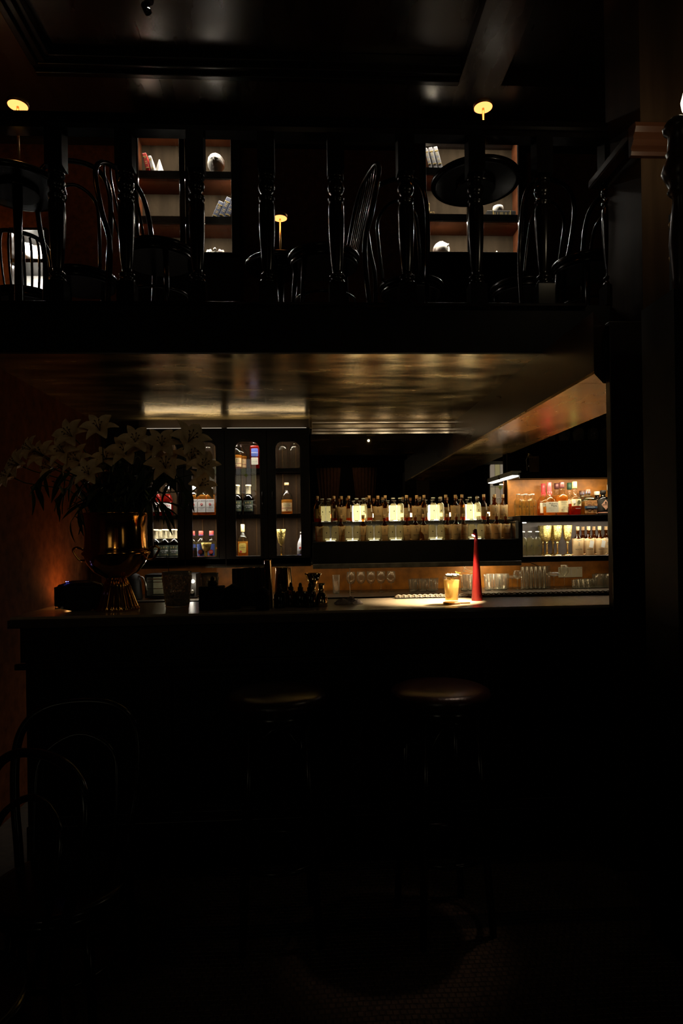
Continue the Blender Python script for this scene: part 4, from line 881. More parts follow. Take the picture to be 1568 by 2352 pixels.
for k in range(12):
    x = -mw + k * mw * 2 / 12; MB().box(x, x + mw * 2 / 12 - .0012, -.03, .03, .004, mh - random.uniform(0, .006)).obj('menu', pm('menu_cover_%d' % (k % 3), [(.02, .014, .01), (.05, .018, .01), (.012, .010, .008)][k % 3], .6), t)
MB().box(-mw - .004, mw + .004, -.036, .036, 0, .06).obj('holder', BLACK, t, bevel=.002)
t = onbar('napkin_box', 'black slatted box in front of the second crystal glass', 'box', 487, 2.76)
for k in range(8): MB().box(-M(27, 2.76), M(27, 2.76), -.035, .035, .002 + k * .0125, .002 + k * .0125 + .0105).obj('slat', BLACK, t, bevel=.001)
MB().box(-M(26, 2.76), M(26, 2.76), -.034, .034, 0, .102).obj('core', BLACK, t)
for k, (px, r, h, lb) in enumerate(((488, .018, .045, 'black rosebud-like stopper jar on the slatted box'),)):
    t2 = thing('garnish_jar', lb, 'jar', (PX(px, 1352, 2.76), 2.76, ZC + .102)); MB().lathe([(r, 0), (r * 1.15, .01), (r * .9, .02), (r * .3, .024)], 16).obj('jar', BLACK, t2); MB().lathe([(.006, .024), (.010, .03), (.006, .038), (.002, .04)], 12).obj('lid', BLACK, t2)
for k, (px, w_, h, lb) in enumerate(((535, .036, .085, 'squat black garnish tub left of the menus'), (603, .03, .075, 'squat black garnish tub in front of slim tin'))):
    t = onbar('garnish_tub', lb, 'tub', px, 2.82 - k * .04 - (.07 if k else .04)); MB().lathe([(w_ * .9, 0), (w_, .004), (w_, h), (w_ * 1.04, h + .004), (w_ * .8, h + .008)], 24).obj('tub', BLACK, t); MB().lathe([(w_ * .85, h + .008), (w_ * .4, h + .016), (.006, h + .022)], 20).obj('lid', BLACK, t)
# crystal mixing glasses
CRYS = pm('cut_crystal', (.95, .86, .70), .04, trans=.80, var=0, ior=1.45)
def crystal(px, Y, wpx, hpx, lb, dark=True):
    t = onbar('crystal_mixing_glass', lb, 'glass', px, Y); r1 = M(wpx / 2, Y); r0 = r1 * .80; h = M(hpx, Y); seg = 32; rows = 9; m = MB(); vs = []
    for j in range(rows + 1):
        z = .012 + (h - .03) * j / rows; r = r0 + (r1 - r0) * j / rows
        for k in range(seg):
            a = 2 * math.pi * k / seg; rr = r * (1.03 if (k + j) % 2 else .93); vs.append((rr * math.cos(a), rr * math.sin(a), z))
    fs = []
    for j in range(rows):
        for k in range(seg):
            a, b, c_, d = j * seg + k, j * seg + (k + 1) % seg, (j + 1) * seg + (k + 1) % seg, (j + 1) * seg + k
            fs += [(a, b, c_), (a, c_, d)] if (k + j) % 2 else [(a, b, d), (b, c_, d)]
    m.add(vs, fs); m.obj('cut_wall', CRYS, t)
    MB().lathe([(r1 * .98, h - .02), (r1, h), (r1 * .93, h), (r1 * .90, h - .02), (r0 * .86, .014), (.0005, .014)], 32, caps=False).obj('inner_wall', CRYS, t)
    MB().lathe([(r0 * .95, 0), (r0 * 1.0, .006), (r0 * .96, .012)], 32, flute=.02, nf=16).obj('foot', CRYS, t)
    return t
g1 = crystal(407, 2.92, 66, 80, 'large diamond-cut crystal mixing glass in front of oven', True)
s = MB().tube([(PX(398, 1370, 2.92), 2.92, ZC + .022), (PX(382, 1275, 2.90), 2.90, PZ(382, 1275, 2.90))], .0016, 6).obj('bar_spoon', BLACK); tag(s, 'thin twisted bar spoon standing in the large crystal glass', 'spoon')
crystal(482, 2.95, 40, 74, 'smaller cut crystal glass half hidden by black box', False)
# speaker
c = P(186, 1393, 2.84); s_ = thing('bluetooth_speaker', 'rounded black portable speaker with blue light left of urn', 'speaker', (c.x, 2.84, ZC), R(12)); sw, sh = M(54, 2.84), M(68, 2.84)
m = MB(); pr_ = []
for j in range(9):
    q = -1 + 2 * j / 8; k = (1 - abs(q) ** 3.2) ** (1 / 3.2) if abs(q) < 1 else .35
    pr_.append((max(.35, k), sh * (j / 8)))
m.lathe([(r, z) for r, z in pr_], 40, sx=sw, sy=.055, n=3.4); m.obj('housing', pm('black_speaker_shell', (.012, .011, .013), .3, spec=.6), s_)
MB().lathe([(1.0, sh * .2), (1.005, sh * .22), (1.005, sh * .78), (1.0, sh * .8)], 40, sx=sw * 1.0, sy=.0565, n=3.4, caps=False).obj('grille', BLACK, s_)
for dx in (0, .008): MB().lathe([(.0022 if dx == 0 else .0012, 0), (.0015, .002)], 8).obj('indicator', emit('blue_indicator', (.10, .12, 1.0), 14), s_, (-.055 + dx, -.028, sh - .003))
light('speaker_blue', 'POINT', (c.x - .06, 2.79, ZC + sh + .01), .0015, (.15, .15, 1), .003)
MB().lathe([(.006, 0), (.006, .002)], 12).obj('badge', STEEL, s_, (-.07, -.043, .02), rot=(R(90), 0, 0))
s = MB().tube([(c.x - .10, 2.90, ZC + .012), (c.x - .13, 2.92, ZC + .03), (c.x - .145, 2.93, ZC + .002), (c.x - .10, 2.94, ZC + .004), (c.x - .06, 2.95, ZC + .003)], .003, 6).obj('power_cable', BLACK); tag(s, 'kinked black power cable at left behind the speaker', 'cable')
light('corner_glow', 'POINT', (c.x - .10, 2.99, ZC + .04), .12, (1, .45, .12), .02)
light('left_wall_glow', 'SPOT', (-1.36, 4.0, 1.06), 3.0, (1, .42, .12), .03, aim=(-1.53, 4.0, 1.22), spot=140, blend=1.0)

# =============================================================== URN WITH LILIES
YU = 2.84; c = P(269, 1402, YU); k = YU / FPX
un = thing('brass_urn', 'large amber brass urn with fluted foot holding the lilies', 'vase', (c.x, YU, ZC))
zz = lambda py: (1404 - py) * k
body = [(20, 1336), (24, 1332), (48, 1318), (62, 1300), (70, 1282), (72, 1276), (70, 1270), (68, 1262), (67, 1225), (68, 1195), (71, 1188), (72, 1186), (69, 1186), (65, 1196), (64, 1262), (60, 1285), (30, 1315), (1, 1320)]
MB().lathe([(r * k, zz(py)) for r, py in body], 56, caps=False).obj('bowl', COPPER, un)
MB().lathe([(72.5 * k, zz(1280)), (74.5 * k, zz(1276)), (72.5 * k, zz(1272))], 56, caps=False).obj('belt', COPPER, un)
MB().lathe([(47 * k, 0), (48 * k, .006), (44 * k, zz(1392)), (38 * k, zz(1375)), (29 * k, zz(1350)), (22 * k, zz(1334)), (18 * k, zz(1332))], 96, flute=.035, nf=24).obj('fluted_foot', COPPER, un)
for s in (-1, 1):
    MB().tube(cr([(s * 66 * k, 0, zz(1290)), (s * 80 * k, 0, zz(1291)), (s * 92 * k, 0, zz(1276)), (s * 95 * k, 0, zz(1266)), (s * 86 * k, 0, zz(1262)), (s * 70 * k, 0, zz(1270))]), .005, 8).obj('handle', COPPER, un)
def petal_mesh(L=.060, wd=.021, curl=1.0):
    m = MB(); vs = []; nu, nv = 7, 4
    for i in range(nu + 1):
        u = i / nu; wv = wd * math.sin(math.pi * min(1, (u * .92 + .06))) ** .8
        ang = R(68) - curl * R(100) * u * u
        px_ = L * (u * math.cos(R(60)) + .55 * u * u) ; pz = L * (u * math.sin(R(62)) - .42 * u ** 3 * curl)
        for j in range(nv + 1):
            v = j / nv - .5; vs.append((px_, v * 2 * wv, pz + abs(v) * wv * .7 - .002 * math.sin(j * 3 + i)))
    m.add(vs, [(i * (nv + 1) + j, (i + 1) * (nv + 1) + j, (i + 1) * (nv + 1) + j + 1, i * (nv + 1) + j + 1) for i in range(nu) for j in range(nv)], True)
    me = m.mesh('petal'); me.materials.append(PETAL); return me
petA, petB = petal_mesh(), petal_mesh(.064, .015, 1.15)
def leaf_mesh():
    m = MB(); vs = []
    for i in range(7):
        u = i / 6; wv = .011 * math.sin(math.pi * (u * .95 + .03)) ; x = .11 * u; z = -.05 * u * u
        for v in (-1, 0, 1): vs.append((x, v * wv, z + (.003 if v else 0)))
    m.add(vs, [(i * 3 + j, (i + 1) * 3 + j, (i + 1) * 3 + j + 1, i * 3 + j + 1) for i in range(6) for j in range(2)], True)
    me = m.mesh('leaf'); me.materials.append(LEAF); return me
leafm = leaf_mesh()
ant = MB()
for q in range(6):
    a = q * math.pi / 3 + .3; ant.tube([(0, 0, .005), (.008 * math.cos(a), .008 * math.sin(a), .035), (.013 * math.cos(a), .013 * math.sin(a), .045)], .0008, 4)
    ant.tube([(.010 * math.cos(a), .010 * math.sin(a), .045), (.016 * math.cos(a), .016 * math.sin(a), .046)], .002, 5)
antm = ant.mesh('stamens'); antm.materials.append(pm('brown_anthers', (.10, .04, .01), .7))
lil = [(230, 992, 'topmost lily of the bouquet', 1.0), (168, 1005, 'upright lily left of the topmost one', 1.0), (150, 1042, 'lily facing out below the upright left one', 1.0), (105, 1052, 'lily in the left spray, pointing up', 1.0), (52, 1072, 'lily near the left tip of the bouquet', 1.0), (32, 1098, 'outermost left drooping lily', .9),
       (185, 1062, 'lily low above the centre of urn', 1.0), (205, 1092, 'narrow drooping lily above the urn rim', .9), (290, 1047, 'open lily facing front right of centre', 1.1), (312, 1020, 'lily high between centre and cabinet corner', 1.0), (345, 1036, 'lily above the first cabinet window', 1.0), (380, 1078, 'round open lily over first cabinet window', 1.15),
       (372, 1026, 'lily at top right in front of cabinets', 1.0), (430, 1018, 'large lily pointing up at right', 1.2), (437, 1056, 'lily facing right over second window', 1.1), (462, 1075, 'rightmost lily touching second window', 1.0), (456, 1118, 'lowest hanging lily at the right', .95), (78, 1035, 'small lily high in left spray', .8), (245, 1058, 'half-open lily at middle of the bouquet', .8), (125, 1078, 'shadowed lily under the left spray', .9)]
rim = Vector((c.x, YU, ZC + zz(1190)))
rnd = random.Random(21)
for i, (px, py, lb, s) in enumerate(lil):
    Yf = 2.80 + rnd.uniform(-.10, .06); p = P(px, py, Yf)
    f_ = thing('lily', 'cream ' + lb, 'flower', p, 0, 'cream lilies in the urn'); s *= 1.22; f_.scale = (s, s, s)
    out = (p - Vector((c.x, YU + .25, ZC + .40))).normalized(); out += Vector((rnd.uniform(-.4, .4), -.5, rnd.uniform(-.25, .3))); q = out.to_track_quat('Z', 'Y')
    head = bpy.data.objects.new('flower_head', antm); COL.objects.link(head); head.parent = f_; head.rotation_euler = q.to_euler()
    for t_ in range(6):
        pe = mo('petal', petA if t_ % 2 else petB, head); pe.rotation_euler = (0, 0, t_ * math.pi / 3 + rnd.uniform(-.12, .12))
    # stem back to the urn mouth
    a = Vector((rim.x + rnd.uniform(-.06, .06), rim.y + rnd.uniform(-.05, .05), rim.z - .03)) - p
    a = a / s; b = -out.normalized() * .05 / s; mid_ = a * .5 + Vector((0, 0, .05))
    pts = [Vector((0, 0, 0)), b, b * .4 + mid_, a * .85 + Vector((0, 0, .01)), a]
    MB().tube(pts, .0025 / s, 6).obj('stem', LEAF, f_)
    for t_ in range(3):
        lf = mo('leaf', leafm, f_); kk = rnd.uniform(.15, .8); lf.location = pts[1].lerp(pts[3], kk); lf.rotation_euler = (rnd.uniform(-.5, .5), rnd.uniform(-.2, .9), rnd.uniform(0, 6.28))
# drooping foliage sprays
for i, (px, py, lb) in enumerate(((125, 1150, 'leaf spray drooping at far left of the bouquet'), (165, 1195, 'leaf spray hanging left of the urn rim'), (340, 1150, 'leaf spray hanging over first cabinet window'), (385, 1185, 'leaf spray hanging to first window lower shelf'), (440, 1135, 'leaf spray under the lowest right lily'), (250, 1130, 'leaf spray in the middle above urn rim'), (300, 1110, 'leaf spray right of centre above urn'), (210, 1140, 'leaf spray left of centre above urn'), (70, 1120, 'leaf spray beneath outermost left lilies'), (415, 1100, 'leaf spray between the cabinet windows'), (270, 1080, 'leaf spray behind the centre lilies'), (350, 1095, 'leaf spray below the round open lily'))):
    p = P(px, py, 2.82 + rnd.uniform(-.06, .08)); g = thing('foliage_spray', 'dark green ' + lb, 'foliage', rim, 0, 'foliage sprays in the urn')
    d = p - rim; top = Vector((d.x * .55, d.y, max(.08, d.z + .10))); pts = [Vector((0, 0, -.03)), Vector((d.x * .2, d.y * .3, .06)), top, top.lerp(d, .5) + Vector((0, 0, .01)), d]
    MB().tube(pts, .002, 5).obj('stem', LEAF, g)
    for t_ in range(12):
        u = .25 + .75 * t_ / 11; q = u * 4; a_ = int(min(3, q)); pos = pts[a_].lerp(pts[a_ + 1], q - a_); lf = mo('leaf', leafm, g); lf.location = pos
        lf.rotation_euler = (rnd.uniform(-.8, .8), rnd.uniform(.1, 1.3), rnd.uniform(0, 6.28)); sc_ = rnd.uniform(.6, 1.1); lf.scale = (sc_, sc_, sc_)

# =============================================================== BAR STOOLS
def stool_proto():
    t = thing('bar_stool', '', 'stool')
    MB().lathe([(.10, .80), (.165, .803), (.178, .812), (.182, .828), (.176, .845), (.155, .855), (.10, .860), (.05, .861), (.002, .861)], 48).obj('seat', LEATHER, t)
    MB().lathe([(.150, .762), (.158, .766), (.160, .795), (.150, .803)], 40).obj('seat_rim', BENT, t)
    for q in range(4):
        a = R(45 + 90 * q); ca, sa = math.cos(a), math.sin(a)
        MB().tube([(.135 * ca, .135 * sa, .78), (.150 * ca, .150 * sa, .45), (.185 * ca, .185 * sa, .0)], [.017, .016, .0125], 12).obj('leg', BENT, t)
    for q in range(4):
        a0, a1 = R(45 + 90 * q), R(135 + 90 * q); pts = []
        for s in range(11):
            u = s / 10; rr = .145 + .01 * abs(u - .5); x = (1 - u) * math.cos(a0) + u * math.cos(a1); y = (1 - u) * math.sin(a0) + u * math.sin(a1)
            pts.append((rr * x * 1.0, rr * y * 1.0, .56 + .19 * math.sin(math.pi * u) ** .6))
        MB().tube(pts, .008, 8).obj('arch_brace', BENT, t)
    MB().tube([(.158 * math.cos(a), .158 * math.sin(a), .28) for a in [2 * math.pi * s / 40 for s in range(41)]], .010, 8, caps=False).obj('foot_ring', BENT, t)
    return t
stp = stool_proto(); protos.append(stp)
dup(stp, (PX(1010, 1590, 2.30), 2.30, 0), .2, 'round-seated bar stool on the right catching light on its leather', 'bar stools')
dup(stp, (PX(633, 1600, 2.30), 2.30, 0), .1, 'round-seated bar stool in the middle, lit only on rim', 'bar stools')
# bentwood chairs
def chair_proto(slats=0):
    t = thing('bentwood_chair', '', 'chair')
    MB().lathe([(.17, .44), (.195, .442), (.20, .452), (.198, .465), (.18, .470), (.002, .466)], 36).obj('seat', BENT, t)
    MB().lathe([(.178, .405), (.186, .408), (.186, .44), (.178, .44)], 32).obj('seat_ring', BENT, t)
    for a in (-55, -125): MB().tube([(.165 * math.cos(R(a)), .165 * math.sin(R(a)), .44), (.205 * math.cos(R(a)), .205 * math.sin(R(a)), .0)], [.016, .011], 10).obj('leg', BENT, t)
    hoop = [(-.17, .22, .0), (-.165, .18, .45), (-.185, .215, .65), (-.19, .25, .82), (-.165, .27, .92), (-.10, .28, .975), (0, .285, .99), (.10, .28, .975), (.165, .27, .92), (.19, .25, .82), (.185, .215, .65), (.165, .18, .45), (.17, .22, .0)]
    MB().tube(cr(hoop), .014, 10).obj('back_hoop', BENT, t)
    if slats:
        for q in range(slats):
            x = -.11 + .22 * q / (slats - 1); MB().tube(cr([(x * .8, .165, .46), (x * 1.0, .215, .68), (x * 1.05, .262, .88), (x * .95, .278, .965)]), .008, 8, flat=.6).obj('spindle', BENT, t)
    else:
        MB().tube(cr([(-.12, .165, .46), (-.125, .21, .65), (-.11, .25, .80), (0, .268, .87), (.11, .25, .80), (.125, .21, .65), (.12, .165, .46)]), .010, 8).obj('inner_hoop', BENT, t)
    MB().tube([(.165 * math.cos(a), .165 * math.sin(a) + .005, .22) for a in [2 * math.pi * s / 32 for s in range(33)]], .008, 8, caps=False).obj('leg_ring', BENT, t)
    return t
ch0, ch5 = chair_proto(0), chair_proto(6); protos += [ch0, ch5]
def putch(pr, px, Y, rz, lb, z=ZMEZ, s=1): dup(pr, (PX(px, 700, Y), Y, z), R(rz), lb, 'bentwood chairs upstairs' if z else 'bentwood chairs downstairs', (s, s, s))
putch(ch5, 365, 3.50, 60, 'spindle-backed chair with amber glints behind left balusters')
putch(ch0, 190, 3.85, 190, 'hoop-backed chair between the first two lit balusters')
putch(ch5, 745, 3.55, -75, 'spindle-backed chair seen in profile right of centre table')
putch(ch0, 945, 3.95, 150, 'hoop-backed chair just left of the right lit cabinet')
putch(ch0, 1200, 3.95, 200, 'hoop-backed chair below right lit cabinet')
putch(ch0, 1350, 3.60, -60, 'hoop-backed chair by the right pier upstairs')
putch(ch5, 60, 4.15, 30, 'spindle-backed chair at the far left upstairs')
dup(ch0, (PX(165, 1700, 2.02), 2.02 - .10, 0), R(8), 'bentwood chair back at lower left beneath the urn', 'bentwood chairs downstairs', (1, 1, .87))
dup(ch0, (PX(-170, 1900, 1.42), 1.42, 0), R(-30), 'bentwood chair cut off by left edge, nearest', 'bentwood chairs downstairs', (1, 1, .87))
# =============================================================== BALUSTRADE
bal = thing('balustrade', 'black turned balustrade along the mezzanine edge', 'railing', (0, YM + .035, ZMEZ + .018))
zr0, zr1 = PZ(700, 303, YM) - ZMEZ - .018, PZ(700, 264, YM) - ZMEZ - .018
MB().extrude_x([(-.035, zr0), (.035, zr0), (.04, zr0 + .02), (.032, zr0 + .035), (.04, zr0 + .045), (.035, zr1 - .006), (.015, zr1), (-.015, zr1), (-.035, zr1 - .006), (-.04, zr0 + .045), (-.032, zr0 + .035), (-.04, zr0 + .02)], -2.8, PX(1458, 300, YM)).obj('handrail', BENT, bal)
def balm(w_=.04):
    m = MB(); H = zr0; m.box(-w_, w_, -w_, w_, 0, .10); m.box(-w_, w_, -w_, w_, H - .175, H)
    pf = [(.036, .10), (.039, .108), (.036, .118), (.026, .124), (.036, .134), (.038, .142), (.032, .150), (.022, .156), (.024, .17), (.030, .22), (.036, .34), (.038, .44), (.037, .50), (.030, .515), (.038, .523), (.039, .535), (.031, .545), (.024, .553), (.034, .567), (.040, .585), (.037, .605), (.026, .622), (.034, .632), (.034, .640), (.025, .650), (.036, .665), (.038, H - .178)]
    q = (H - .178) / .70
    m.lathe([(r, .10 + (z - .10) * ((H - .275) / (H - .275 if False else max(z for r_, z in pf) - .10))) for r, z in pf], 24)
    me = m.mesh('baluster'); me.materials.append(BENT); return me
bm_ = balm()
for px in (-30, 131, 290, 452, 613, 772, 932, 1092, 1246, 1400):
    o = mo('baluster', bm_, bal, (PX(px, 500, YM + .035), 0, 0), bevel=0)
# return rail baluster at far left, nearer chair post
# =============================================================== MEZZANINE TABLES AND LAMPS
def table_proto():
    t = thing('round_table', '', 'table')
    MB().lathe([(.20, .700), (.222, .702), (.226, .708), (.226, .722), (.222, .727), (.002, .727)], 48).obj('tabletop', BENT, t)
    MB().lathe([(.10, .675), (.10, .70), (.02, .70)], 24).obj('top_plate', BENT, t)
    MB().lathe([(.030, .03), (.022, .08), (.018, .4), (.024, .67)], 16).obj('pedestal', BENT, t)
    MB().lathe([(.19, 0), (.19, .012), (.05, .028), (.03, .04)], 32).obj('foot', BENT, t)
    return t
tp = table_proto(); protos.append(tp)
LAMPG = emit('amber_lamp_glow', (1, .31, .08), 2.8)
def lamp_proto():
    t = thing('cordless_table_lamp', '', 'lamp')
    MB().lathe([(.048, 0), (.05, .004), (.05, .012), (.046, .016)], 28).obj('base', pm('bronze_lamp_base', (.30, .16, .07), .3, metal=1), t)
    MB().lathe([(.006, .014), (.006, .315)], 12).obj('pole', pm('gold_lamp_pole', (.80, .45, .16), .3, metal=1), t)
    MB().lathe([(.046, .318), (.050, .320), (.050, .336), (.046, .341), (.01, .343)], 32, caps=False).obj('shade', pm('gold_lamp_shade', (.55, .28, .08), .4, metal=.8), t)
    MB().lathe([(.0, .314), (.040, .314), (.0455, .317), (.046, .320)], 32, caps=False).obj('diffuser', LAMPG, t)
    return t
lp = lamp_proto(); protos.append(lp)
tbl = [(1091, 400, 3.335, .79, 'right round table pressed to the balusters beneath the bright lamp', 'amber lamp at upper right showing its round glowing underside', 1110, .94, (0, -.14)),
       (644, 610, 4.25, .72, 'middle round table further back, lamp showing above it', 'small amber lamp in the middle standing on back table', 643, 1.0, (0, 0)),
       (40, 425, 3.335, .73, 'left round table at upper left edge, lamp above', 'amber lamp at upper left cut by handrail', 42, 1.0, (0, -.14))]
for px, py, Y, ht, l1, l2, lpx, ls, off in tbl:
    s = ht / .727; x = PX(px, py, Y); dup(tp, (x, Y, ZMEZ), 0, l1, 'round mezzanine tables', (1.03, 1.03, s))
    LY = Y + .02 + off[1]; lx_ = PX(lpx, py - 100, LY); o = dup(lp, (lx_, LY, ZMEZ + ht + .001), 0, l2, 'cordless table lamps', (1, 1, ls))
    light('table_lamp_light', 'SPOT', (lx_, LY, ZMEZ + ht + .306 * ls), 1.3, AMB, .035, aim=(lx_, LY, ZMEZ), spot=42, blend=.4)
    light('table_lamp_spill', 'SPOT', (lx_, LY, ZMEZ + ht + .37 * ls), 1.3 if px > 1000 else .06, (1, .62, .28), .03, aim=(lx_ + .1, LY + .25, 5.0), spot=150, blend=.6)
# =============================================================== UPSTAIRS LIT CABINETS
YUC = 5.30
def upcab(wpx, epx, ys, lab, ybase=578, ytop=298, lights=(9.0, 9.0, 9.0)):
    c = thing('display_cabinet', lab, 'cabinet', (0, 0, 0)); z0, z1 = PZ(wpx[0][0], ybase, YUC), PZ(wpx[0][0], ytop, YUC)
    e0, e1 = PX(epx[0], 450, YUC), PX(epx[-1], 450, YUC)
    MB().box(e0, e1, 5.58, 5.595, z0 - .1, z1 + .08).obj('back_panel', GREYWOOD, c)
    for a, b in ((e0, e0 + .018), (e1 - .018, e1)): MB().box(a, b, YUC + .024, 5.58, z0 - .05, z1 + .05).obj('side_panel', REDWOOD, c)
    MB().box(e0, e1, YUC, 5.595, z1 + .05, z1 + .08).obj('top_panel', DARKH, c); MB().box(e0, e1, YUC + .02, 5.58, z1 + .044, z1 + .049).obj('ceiling_board', REDWOOD, c)
    MB().box(e0, e1, YUC, 5.595, z0 - .04, z0 - .012).obj('bottom_panel', DARKH, c)
    MB().box(e0, e1, YUC, 5.595, ZMEZ, z0 - .04).obj('base_cupboard', DARK, c, bevel=.003)
    sh = []
    for yy in ys:
        zf = PZ(wpx[0][0], yy, YUC); sh.append(zf + .06)
        MB().box(e0 + .018, e1 - .018, YUC + .03, 5.58, zf, zf + .06).obj('shelf', DARKH, c); MB().box(e0 + .019, e1 - .019, YUC + .04, 5.58, zf - .003, zf - .0005).obj('shelf_underside', REDWOOD, c)
    wn = [(PX(a, 450, YUC), PX(b, 450, YUC)) for a, b in wpx]; od = [(PX(epx[i], 450, YUC), PX(epx[i + 1], 450, YUC)) for i in range(len(wn))]
    door_set(c, wn, z0, z1, YUC, od, (z0 - .035, z1 + .05), .07, DARK, handles=True)
    for i, zt in enumerate([z1 + .03] + [s - .066 for s in sh]):
        light('upper_cabinet_led', 'AREA', ((e0 + e1) / 2, YUC + .045, zt), lights[i], (1, .90, .74), e1 - e0 - .08, .012, rot=(6, 0, 0))
    return c, [z0 - .012] + list(reversed(sh))
ucl, szl = upcab([(318, 412), (438, 531)], [302, 425, 548], [403, 508], 'tall lit display cabinet upstairs left with bust and books')
ucr, szr = upcab([(979, 1072), (1098, 1190)], [963, 1085, 1206], [396, 503], 'tall lit display cabinet upstairs right behind the table')
x0, x1 = PX(462, 404, YUC), PX(493, 404, YUC); z = PZ(480, 405, YUC + .04)
MB().box(x0, x1, YUC + .034, YUC + .05, z - .012, z - .003).obj('led_module', LED, ucl)
# plaster heads
def head_mesh(hair=1.0):
    import bmesh
    bm = bmesh.new(); bmesh.ops.create_icosphere(bm, subdivisions=5, radius=1)
    def g(p, c, s): return math.exp(-sum(((p[i] - c[i]) / s[i]) ** 2 for i in range(3)))
    for v in bm.verts:
        p = v.co.normalized(); x, y, z = p
        q = Vector((x * .86, y * .95, z * 1.0))
        if z < -.15: q.x *= 1 - .22 * min(1, (-z - .15)); 
        if y > 0: q *= 1.03
        d = Vector((0, -1, 0))
        q += d * (.24 * g(p, (0, -.97, -.12), (.10, .5, .16)) + .08 * g(p, (0, -.97, .05), (.07, .5, .2)))
        q -= d * (.055 * (g(p, (-.3, -.93, .08), (.15, .4, .09)) + g(p, (.3, -.93, .08), (.15, .4, .09))))
        q += d * (.05 * (g(p, (-.3, -.93, .05), (.08, .4, .05)) + g(p, (.3, -.93, .05), (.08, .4, .05))))
        q += d * (.07 * g(p, (0, -.9, -.42), (.18, .4, .05)) + .07 * g(p, (0, -.88, -.52), (.14, .4, .05)) - .05 * g(p, (0, -.9, -.465), (.2, .4, .02)) + .11 * g(p, (0, -.75, -.75), (.16, .4, .12)))
        q += d * .05 * (g(p, (-.28, -.93, .24), (.2, .4, .05)) + g(p, (.28, -.93, .24), (.2, .4, .05)))
        hm = max(0, min(1, (z * 1.2 + y * .9 - .15) * 4))
        q *= 1 + hm * (.09 + .025 * math.sin(x * 16 + z * 7) * math.sin(z * 13 + y * 9)) * hair
        v.co = q
    me = bpy.data.meshes.new('head'); bm.to_mesh(me); bm.free(); me.polygons.foreach_set('use_smooth', [True] * len(me.polygons)); me.materials.append(MARBLE); return me
hm_ = head_mesh()
def bust(px, py, z, hpx, lb, rz=0, tilt=0, Y=5.42):
    t = thing('plaster_bust', lb, 'sculpture', (PX(px, py, Y), Y, z), rz); s = M(hpx, Y) / 2
    o = mo('head', hm_, t, (0, 0, s * (1.12 if not tilt else .98))); o.scale = (s, s, s); o.rotation_euler = (tilt, 0, 0)
    if not tilt: MB().lathe([(s * .5, 0), (s * .42, s * .2), (s * .40, s * .5)], 24).obj('neck', MARBLE, t)
    return t
bust(495, 370, szl[2], 42, 'white plaster head with centre-parted hair on top shelf', R(-6), Y=5.38)
bust(1014, 560, szr[0], 40, 'white plaster head lying tilted on bottom shelf', R(35), R(-25))
def book(px, py, z, hpx, wpx, lb, lean=0, col=(.30, .30, .38), Y=5.40, grp=None, letters='I II III', dep=.14):
    t = thing('book', lb, 'book', (PX(px, py, Y), Y, z), 0, grp); w_, h = M(wpx, Y), M(hpx, Y); b = MB().box(0, w_, -.0, dep, 0, h).obj('cover', pm('cover_%d_%d_%d' % tuple(int(q * 99) for q in col), col, .5), t, bevel=.003)
    MB().box(.003, w_ - .003, .003, dep + .001, h - .004, h + .0015).obj('page_block', PAPER, t)
    text(letters, w_ * .45, 'spine_title', GOLDINK, b, (w_ / 2, -.002, h * .5), width=h * .55, rot=(0, R(-90), 0))
    MB().box(0, w_, -.0015, 0, h * .8, h * .83).obj('spine_band', GOLDINK, b); MB().box(0, w_, -.0015, 0, h * .2, h * .23).obj('spine_band', GOLDINK, b)
    t.rotation_euler = (0, R(lean), 0); return t
for i, (px, h, w_, lb) in enumerate(((484, 46, 12, 'leftmost leaning navy volume on middle shelf, left cabinet'), (498, 56, 12, 'middle leaning navy volume on middle shelf, left cabinet'), (512, 58, 12, 'rightmost leaning navy volume on middle shelf, left cabinet'))):
    book(px, 488, szl[1] + .002, h, w_, lb, 24, (.12, .14, .22), grp='leaning navy volumes', Y=5.37)
for i, (px, h, w_, lb) in enumerate(((985, 48, 8, 'leftmost leaning grey volume on top shelf, right cabinet'), (996, 50, 9, 'middle leaning grey volume on top shelf, right cabinet'), (1008, 52, 9, 'rightmost leaning grey volume on top shelf, right cabinet'))):
    book(px, 378, szr[2] + .012, h, w_, lb, -14, (.5, .5, .52), grp='leaning grey volumes', Y=5.37)
book(336, 384, szl[2] + .006, 44, 9, 'red book leaning on top shelf of left cabinet', -12, (.5, .03, .02), letters='I II I', Y=5.37)
book(348, 384, szl[2] + .006, 38, 7, 'white book leaning beside the red one', -12, (.8, .8, .8), letters='I I', Y=5.37)
b = book(1118, 481, szr[1] + .055, 68, 15, 'thick black book lying flat on middle shelf', 90, (.02, .02, .02), letters='II I III II I', Y=5.37)
t = thing('white_cup', 'small white rounded bowl standing on the black book', 'bowl', (PX(1143, 465, 5.42), 5.42, szr[1] + .0565)); MB().lathe([(.03, 0), (.042, .015), (.046, .04), (.042, .055), (.030, .06)], 24).obj('bowl', MARBLE, t); MB().lathe([(.02, -.001), (.025, .004)], 20).obj('foot', MARBLE, t)
